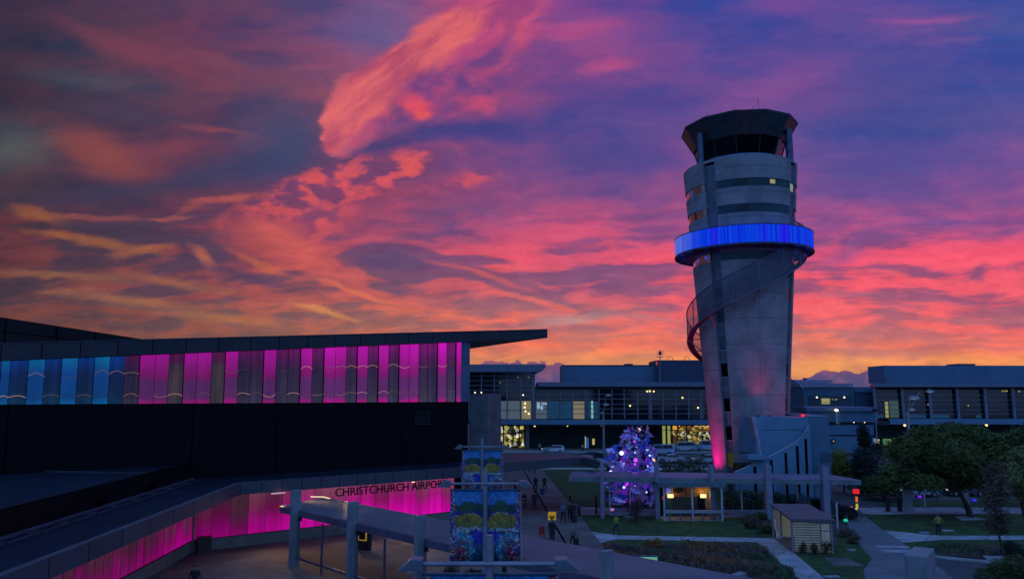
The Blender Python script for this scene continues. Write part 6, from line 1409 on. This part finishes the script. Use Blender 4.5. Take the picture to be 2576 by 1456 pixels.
# ------------------------------------------------------------------ cars
def car(name, label, cat, loc, heading, paint, L=4.4, Wd=1.78, H=1.45, kind='sedan', group=None, lights_on=False):
    t = thing(name, label, cat, loc, group, heading)
    if kind == 'sedan': pr = [(-.5, .33), (-.5, .62), (-.47, .74), (-.36, .8), (-.2, .985), (-.02, 1.0), (.1, .96), (.24, .71), (.42, .62), (.49, .52), (.5, .3)]; belt, g0, g1 = .73, -.33, .21
    elif kind == 'hatch': pr = [(-.5, .3), (-.5, .6), (-.46, .86), (-.4, .97), (-.15, 1.0), (.04, .97), (.24, .68), (.44, .6), (.5, .48), (.5, .28)]; belt, g0, g1 = .69, -.43, .21
    else: pr = [(-.5, .24), (-.5, .9), (-.47, .99), (-.1, 1.0), (.28, .97), (.38, .66), (.47, .56), (.5, .42), (.5, .22)]; belt, g0, g1 = .64, -.46, .36
    def wid(h): return Wd/2*(1.0 if h < belt else 1.0 - .26*(h - belt)/(1 - belt)) * (.94 if h < .36 else 1)
    body = MB(); m = len(pr); low = .2
    top = [(x*L, h*H) for x, h in pr]
    vs = []
    for s_ in (-1, 1):
        for x, z in top: vs.append((x, s_*wid(z/H)*(0.9 if abs(x) > L*.47 else 1), z))
        for x, z in top: vs.append((x, s_*Wd/2*.93*(0.9 if abs(x) > L*.47 else 1), min(z, low*H + .06)))
    fs = []
    for i in range(m - 1):
        fs += [(i, i + 1, 2*m + i + 1, 2*m + i), (i, m + i, m + i + 1, i + 1), (2*m + i, 2*m + i + 1, 3*m + i + 1, 3*m + i), (m + i, 3*m + i, 3*m + i + 1, m + i + 1)]
    fs += [(0, 2*m, 3*m, m), (m - 1, 2*m - 1, 4*m - 1, 3*m - 1)]
    body.add(vs, fs); bo = body.build('body', paint, t, smooth=True, local=True, ang=35)
    gls = black_glass
    for s_ in (-1, 1):                                  # side windows, windscreens
        z0, z1 = belt*H + .02, H*.94; w0, w1 = wid(belt) + .004, wid(.94) + .004
        xs = [(g0*L + .1, g0*L + .42), (-.03*L, -.03*L), (g1*L - .08, g1*L - .62)]
        for (a0, a1), (b0, b1) in ((xs[0], (xs[1][0] - .05, xs[1][1] - .05)), ((xs[1][0] + .05, xs[1][1] + .05), xs[2])):
            MB().add([(a0, s_*w0, z0), (b0, s_*w0, z0), (b1, s_*w1, z1), (a1, s_*w1, z1), (a0, s_*(w0 - .03), z0), (b0, s_*(w0 - .03), z0), (b1, s_*(w1 - .03), z1), (a1, s_*(w1 - .03), z1)], [(0, 1, 2, 3), (7, 6, 5, 4), (0, 4, 5, 1), (1, 5, 6, 2), (2, 6, 7, 3), (3, 7, 4, 0)]).build('window', gls, t, local=True)
    f1 = next(i for i in range(m) if pr[i][0] >= g1 - .01); f0 = f1 - 1
    for i0, i1 in ((f0, f1), (next(i for i in range(m) if pr[i][1] > belt), next(i for i in range(m) if pr[i][1] > .93))):
        (xa, za), (xb, zb) = top[i0], top[i1]; n_ = Vector((zb - za, 0, -(xb - xa))).normalized(); n_ = n_ if n_.z > 0 else -n_
        pa, pb = Vector((xa, 0, za)) + (Vector((xb, 0, zb)) - Vector((xa, 0, za)))*.08 + n_*.012, Vector((xa, 0, za)) + (Vector((xb, 0, zb)) - Vector((xa, 0, za)))*.92 + n_*.012
        wa, wb = wid(pa.z/H)*.88, wid(pb.z/H)*.88
        MB().quad(pa + Vector((0, -wa, 0)), pa + Vector((0, wa, 0)), pb + Vector((0, wb, 0)), pb + Vector((0, -wb, 0))).build('windscreen', gls, t, local=True)
    R_ = .32 if kind != 'van' else .36
    for xw in (-.3*L, .31*L):
        for s_ in (-1, 1):
            y = s_*(Wd/2 - .1); w = MB().tube([(xw, y - .11, R_), (xw, y + .11, R_)], R_, 18).build('wheel', rubber, t, smooth=True, local=True)
            MB().tube([(xw, y + s_*.1, R_), (xw, y + s_*.118, R_)], R_*.62, 14).build('rim', mat('wheel_rim', (.3, .3, .32), .35, .8), w, local=True)
    for s_ in (-1, 1):
        MB().box((.487*L, s_*Wd*.33, .5*H), (.12, .34, .13)).build('headlight', mat('headlight_lens', (.4, .4, .42), .15, emit=lin((230, 225, 210)), es=.8 if lights_on else .05), t, local=True)
        MB().box((-.493*L, s_*Wd*.35, .6*H), (.08, .3, .13)).build('taillight', mat('taillight_lens', (.2, .01, .01), .3), t, local=True)
        MB().ball((g1*L - .12, s_*(Wd/2 + .05), belt*H + .06), .11, 8, 5, (.6, 1, .7)).build('door_mirror', paint, t, local=True, smooth=True)
    return t
cp = lambda n, c: mat(n, c, .25, .3, var=.04, spec=.6)
cwhite, cblue, cblack, csilver, cdark = cp('white_car_paint', (.5, .5, .52)), cp('pale_blue_car_paint', (.25, .32, .42)), cp('black_car_paint', (.01, .011, .014)), cp('silver_car_paint', (.3, .31, .34)), cp('dark_blue_car_paint', (.02, .03, .06))
def cloc(x, yb, Y=None):
    p = G(x, yb) if Y is None else V(x, yb, Y); p.z = .015; return p
g_ = 'cars parked before the terminal'
car('parked_car', 'pale blue and white hatchback parked alone at the foot of the dark concourse wall', 'car', cloc(1391, 1138), R(182), cwhite, kind='hatch', group=g_, lights_on=True)
car('parked_car', 'white sedan parked right of the glittering tree', 'car', cloc(1686, 1164), R(184), cwhite, kind='sedan', group=g_)
car('parked_car', 'pale sedan partly hidden behind the left side of the tower foot', 'car', cloc(1776, 1165), R(183), csilver, kind='hatch', group=g_)
car('parked_car', 'dark car parked at the end of the hall canopy', 'car', cloc(1484, 1158), R(170), cdark, kind='sedan', group=g_)
car('parked_car', 'white car with rounded back just left of the glittering tree', 'car', cloc(1487, 1168), R(8), cwhite, kind='hatch', group=g_)
car('parked_van', 'light blue van parked behind the white sedan', 'van', cloc(1663, 1144), R(180), cblue, L=4.9, Wd=1.95, H=2.0, kind='van', group=g_)
car('parked_van', 'pale van in front of the bright gift shop windows', 'van', cloc(1783, 1135), R(176), cblue, L=5.2, Wd=2.0, H=2.2, kind='van', group=g_)
car('parked_van', 'white topped van in front of the amber shop', 'van', cloc(1721, 1136), R(180), csilver, L=4.6, Wd=1.9, H=2.0, kind='van', group=g_)
car('parked_car', 'large black car stopped behind the right end of the long canopy', 'car', cloc(2078, 1302), R(-8), cblack, L=4.9, Wd=1.9, H=1.75, kind='hatch', lights_on=True)
for i, (x, y, c) in enumerate(((2310, 1248, cblue), (2425, 1246, cdark), (2520, 1244, csilver))):
    car('parked_car', ['pale blue car seen below the wide tree crown, left of the trunk', 'dark car with a lit lamp below the wide tree crown', 'silver car below the dark tree at the right edge'][i], 'car', cloc(x, y), R(180), c, kind='sedan', group='cars behind the right trees', lights_on=i == 1)
car('parked_car', 'bluish car between the black bush and the wide tree', 'car', cloc(2196, 1206, 100), R(180), cblue, kind='sedan', group='cars behind the right trees')
# ------------------------------------------------------------------ people
def person(label, loc, heading, Hh=1.72, top=(.01, .01, .014), legs=(.01, .01, .013), pose='stand', coat=False, hairc=None, group='people on the plaza', bag=None, arms=None, hood=None):
    t = thing('person', label, 'person', loc, group, heading); s = Hh/1.74
    st = {'stand': (.05, -.05), 'walk': (.3, -.28), 'stride': (.4, -.34)}[pose]
    J = {'pelvis': (0, 0, .95), 'waist': (0, .01, 1.08), 'chest': (0, .0, 1.3), 'neck': (0, .0, 1.47), 'head': (0, -.02, 1.56), 'crown': (0, -.015, 1.66)}
    P_ = []; E_ = []; Rr = []
    def add(p, r, par=None):
        P_.append(Vector(p)*s); Rr.append((r[0]*s, r[1]*s) if isinstance(r, tuple) else (r*s, r*s)); i = len(P_) - 1
        if par is not None: E_.append((par, i))
        return i
    pe = add(J['pelvis'], (.15, .105)); wa = add(J['waist'], (.135, .1), pe); ch = add(J['chest'], (.165, .11), wa); ne = add(J['neck'], .058, ch); add(J['head'], (.082, .095), ne); add(J['crown'], (.075, .085), len(P_) - 1)
    hands = []
    for sd in (-1, 1):
        f = st[0] if sd > 0 else st[1]
        h = add((sd*.095, 0, .86), .095, pe); kn = add((sd*.105, -f*.5 - .03, .5), .066, h); an = add((sd*.11, -f*.82 + (.06 if f < 0 else 0), .1), .043, kn); he = add((sd*.11, -f*.82 + .05, .05), .045, an); add((sd*.12, -f*.82 - .15, .035), .036, an)
        sh0 = add((sd*.185, 0, 1.38), .068, ch)
        ab = arms if arms else 'down'
        if ab == 'down': el_, hd = (sd*.25, .06 + f*.25, 1.1), (sd*.26, -.08 + f*.4, .86)
        elif ab == 'hips': el_, hd = (sd*.42, .06, 1.17), (sd*.2, -.08, 1.05)
        else: el_, hd = (sd*.24, -.05, 1.12), (sd*.12, -.24, 1.12)
        e_ = add(el_, .046, sh0); w_ = add(hd, .031, e_); v = (Vector(hd) - Vector(el_)).normalized(); pl = add(Vector(hd) + v*.07, (.04, .026), w_); hands.append((Vector(hd) + v*.06, v, sd))
    me = bpy.data.meshes.new('body'); me.from_pydata([tuple(p) for p in P_], E_, []); ob = bpy.data.objects.new('body', me); COL.objects.link(ob)
    md = ob.modifiers.new('skin', 'SKIN'); md.use_smooth_shade = True
    for v, r in zip(me.skin_vertices[0].data, Rr): v.radius = r
    me.skin_vertices[0].data[0].use_root = True
    sb = ob.modifiers.new('sub', 'SUBSURF'); sb.levels = 1; sb.render_levels = 1
    dg = bpy.context.evaluated_depsgraph_get(); m2 = bpy.data.meshes.new_from_object(ob.evaluated_get(dg)); bpy.data.objects.remove(ob)
    b = MB(); b.add([v.co for v in m2.vertices], [tuple(p.vertices) for p in m2.polygons])
    for o, v, sd in hands:                               # five fingers, the thumb from the side of the palm
        o = o*s; sidev = v.cross(Vector((sd, 0, 0))).normalized(); 
        for q_, l in ((-.03, .06), (-.01, .075), (.01, .07), (.03, .055)): a = o + v*.05*s + sidev*q_*s; b.tube([a, a + v*l*.55*s, a + v*l*s + Vector((-sd*.02, 0, 0))*s], [.009*s, .0085*s, .006*s], 5)
        a = o + sidev*-.035*s; b.tube([a, a + sidev*-.03*s + v*.03*s, a + sidev*-.035*s + v*.06*s], [.011*s, .01*s, .007*s], 5)
    hc = Vector((0, -.105, 1.575))*s; b.tube([hc + Vector((0, .03, .02))*s, hc + Vector((0, -.02, -.012))*s], [.012*s, .016*s], 5)      # nose
    for sd in (-1, 1): b.ball(Vector((sd*.085, 0, 1.57))*s, .025*s, 6, 4, (.4, .8, 1.2))                       # ears
    tm = mat('cloth_%s' % '_'.join('%03d' % int(c*1000) for c in top), top, .85, var=.2, vs=6); lm = mat('cloth_%s' % '_'.join('%03d' % int(c*1000) for c in legs), legs, .85, var=.2, vs=6)
    bo = b.build('body', [skin_m, tm, lm, black], t, smooth=True, local=True, ang=60, merge=False)
    wr = [h[0].z*s for h in hands]
    for p in bo.data.polygons:
        c = p.center; z = c.z/s
        if z > 1.46: p.material_index = 0
        elif z < .12: p.material_index = 3
        elif any((c - h[0]*s).length < .11*s for h in hands): p.material_index = 0
        elif z > .95 or (abs(c.x) > .2*s and z > .8): p.material_index = 1
        else: p.material_index = 2
    if coat:
        cb = MB(); rings = []
        for z, rx, ry in ((.62, .235, .19), (.9, .2, .16), (1.15, .185, .14), (1.4, .2, .13)): rings.append([(rx*s*math.cos(a), ry*s*math.sin(a), z*s) for a in [i*math.pi/7 for i in range(14)]])
        cb.add([p for r in rings for p in r], [(i*14 + j, i*14 + (j + 1) % 14, (i + 1)*14 + (j + 1) % 14, (i + 1)*14 + j) for i in range(3) for j in range(14)]); cb.build('coat', tm, t, smooth=True, local=True)
    MB().ball((0, .018*s, 1.625*s), .105*s, 10, 7, (.9, 1, .88)).build('hood' if hood else 'hair', mat('hood_cloth', hood, .8) if hood else (mat('pale_hair', hairc, .6) if hairc else hair_m), t, smooth=True, local=True)
    return t
def ploc(x, y, z=.012): p = G(x, y); p.z = z; return p
dk, nv_, gy_ = (.008, .008, .011), (.014, .016, .035), (.09, .09, .14)
yl = (.26, .21, .02)
P1 = person('person in a black coat standing by the drain below the yellow sign', ploc(1389, 1366), R(10), 1.85, dk, dk, coat=True)
person('person with pale hair walking with a dark bag, nearest the walkway roof', ploc(1441, 1377), R(200), 1.55, (.16, .09, .1), dk, 'walk', hairc=(.35, .25, .2))
person('person in a grey blue jacket walking, left of a close pair on the path', ploc(1417, 1315), R(190), 1.75, gy_, dk, 'walk', hood=(.07, .07, .1))
person('person in dark clothes of a close pair, nearest the lawn edge', ploc(1441, 1311), R(175), 1.72, dk, dk, 'walk')
person('person in a brown top just behind the dark clothed walker', ploc(1433, 1306), R(170), 1.7, (.09, .05, .04), dk, 'walk')
person('slim person in black standing alone near the middle of the plaza', ploc(1344.5, 1283), R(185), 1.78, dk, dk)
person('person in black with a hood walking just beyond the slim standing person', ploc(1347.5, 1237), R(0), 1.85, dk, nv_, 'stand', hood=dk)
person('person in black pushing a trolley case on the plaza', ploc(1370, 1236), R(15), 1.8, dk, dk, 'walk', arms='front', hood=dk)
person('person mostly hidden by the canopy edge, left one of two', ploc(1333, 1190), R(0), 1.72, dk, dk)
person('person mostly hidden by the canopy edge, right one of two', ploc(1345, 1192), R(0), 1.72, dk, dk)
person('dark figure standing at the right edge of the far banner', ploc(1296, 1246), R(90), 1.75, dk, dk, 'walk', hood=dk)
person('person in a dark jacket at the bottom edge of the plaza on the left', ploc(488, 1502), R(20), 1.75, dk, dk, 'stand')
person('worker in a yellow hooded jacket and black trousers on the path, left lawn', ploc(1550.5, 1346, .05), R(200), 1.62, yl, dk, 'walk', hood=yl, group='workers in yellow jackets')
person('broad worker in a yellow jacket with hands on hips on the right lawn path', ploc(2362, 1346, .05), R(180), 1.62, yl, dk, 'stand', arms='hips', hood=yl, coat=False, group='workers in yellow jackets')
person('lone dark figure before the bright shop at the far left of the concourse', cloc(1262, 1128, 154), R(0), 1.75, dk, dk, group='people by the terminal')
person('pale clad figure near the concourse column left of the parked hatchback', cloc(1358, 1138, 148), R(0), 1.7, (.3, .27, .25), dk, group='people by the terminal')
person('pale clad figure left of the slim lamp pole before the concourse', cloc(1466, 1138, 146), R(0), 1.7, (.3, .28, .28), dk, group='people by the terminal')
# things carried or standing by people
def case(label, p, w, h, m, rz=0):
    t = thing('suitcase', label, 'suitcase', p, 'luggage on the plaza', rz)
    o = MB().box((0, 0, h/2 + .06), (w, .26, h)).build('shell', m, t, local=True); bv = o.modifiers.new('b', 'BEVEL'); bv.width = .04; bv.segments = 2
    for s_ in (-1, 1): MB().tube([(s_*w*.35, -.05, .04), (s_*w*.35, .05, .04)], .04, 8).build('wheel', rubber, t, local=True)
    MB().tube([(-w*.25, .08, h), (-w*.25, .08, h + .35), (w*.25, .08, h + .35), (w*.25, .08, h)], .015, 5).build('handle', steel_dark, t, local=True)
case('blue trolley case in front of the person in black', ploc(1364, 1243), .5, .62, mat('blue_case', (.03, .06, .14), .4), R(15))
case('dark shoulder bag sized case beside the pale haired walker', ploc(1449, 1372), .4, .5, black, R(0))
case('dark case beside the close pair of walkers', ploc(1445, 1314), .42, .62, black, R(0))
p = ploc(1363, 1358)
ch_ = thing('red_chair', 'small bright red chair standing on the plaza beside the drain', 'chair', p)
rd = mat('red_plastic', (.3, .012, .02), .4)
MB().box((0, 0, .45), (.44, .44, .04)).build('seat', rd, ch_, local=True); MB().box((0, .2, .72), (.44, .04, .5)).build('backrest', rd, ch_, local=True)
for a in (-.19, .19):
    for c in (-.19, .19): MB().bar((a, c, 0), (a, c, .43), .04).build('leg', rd, ch_, local=True)
p = ploc(1389, 1356); h0, h1 = ZT(1387, 1307.5, p), ZT(1387, 1287, p)
sg = thing('notice_sign', 'square yellow and orange sign on a slim post behind the person in the black coat', 'sign', p)
MB().tube([(0, 0, 0), (0, 0, h0)], .04, 6).build('post', steel_dark, sg, local=True)
MB().box((0, -.02, (h0 + h1)/2), (.62, .05, h1 - h0)).build('board', mat('yellow_board', (.5, .33, .01), .5, emit=lin((190, 130, 8)), es=.5), sg, local=True)
MB().box((0, -.05, (h0 + h1)/2 - .08), (.4, .02, (h1 - h0)*.35)).build('panel', mat('orange_board', (.4, .16, .01), .5), sg, local=True)
MB().ball((0, -.02, h0 - .3), .3, 10, 6, (1.1, .8, .5)).build('lamp_shade', mat('pale_blue_shade', (.2, .3, .36), .4), sg, smooth=True, local=True)
p = ploc(1302, 1268)
bt = thing('bench', 'dark long bench beside the lower right edge of the far banner', 'bench', p)
MB().box((0, 0, .45), (1.9, .5, .1)).build('seat', black, bt, local=True)
MB().box((0, .22, .75), (1.9, .06, .3)).build('backrest', black, bt, local=True)
for a in (-.8, .8): MB().box((a, 0, .2), (.1, .45, .4)).build('leg', steel_dark, bt, local=True)
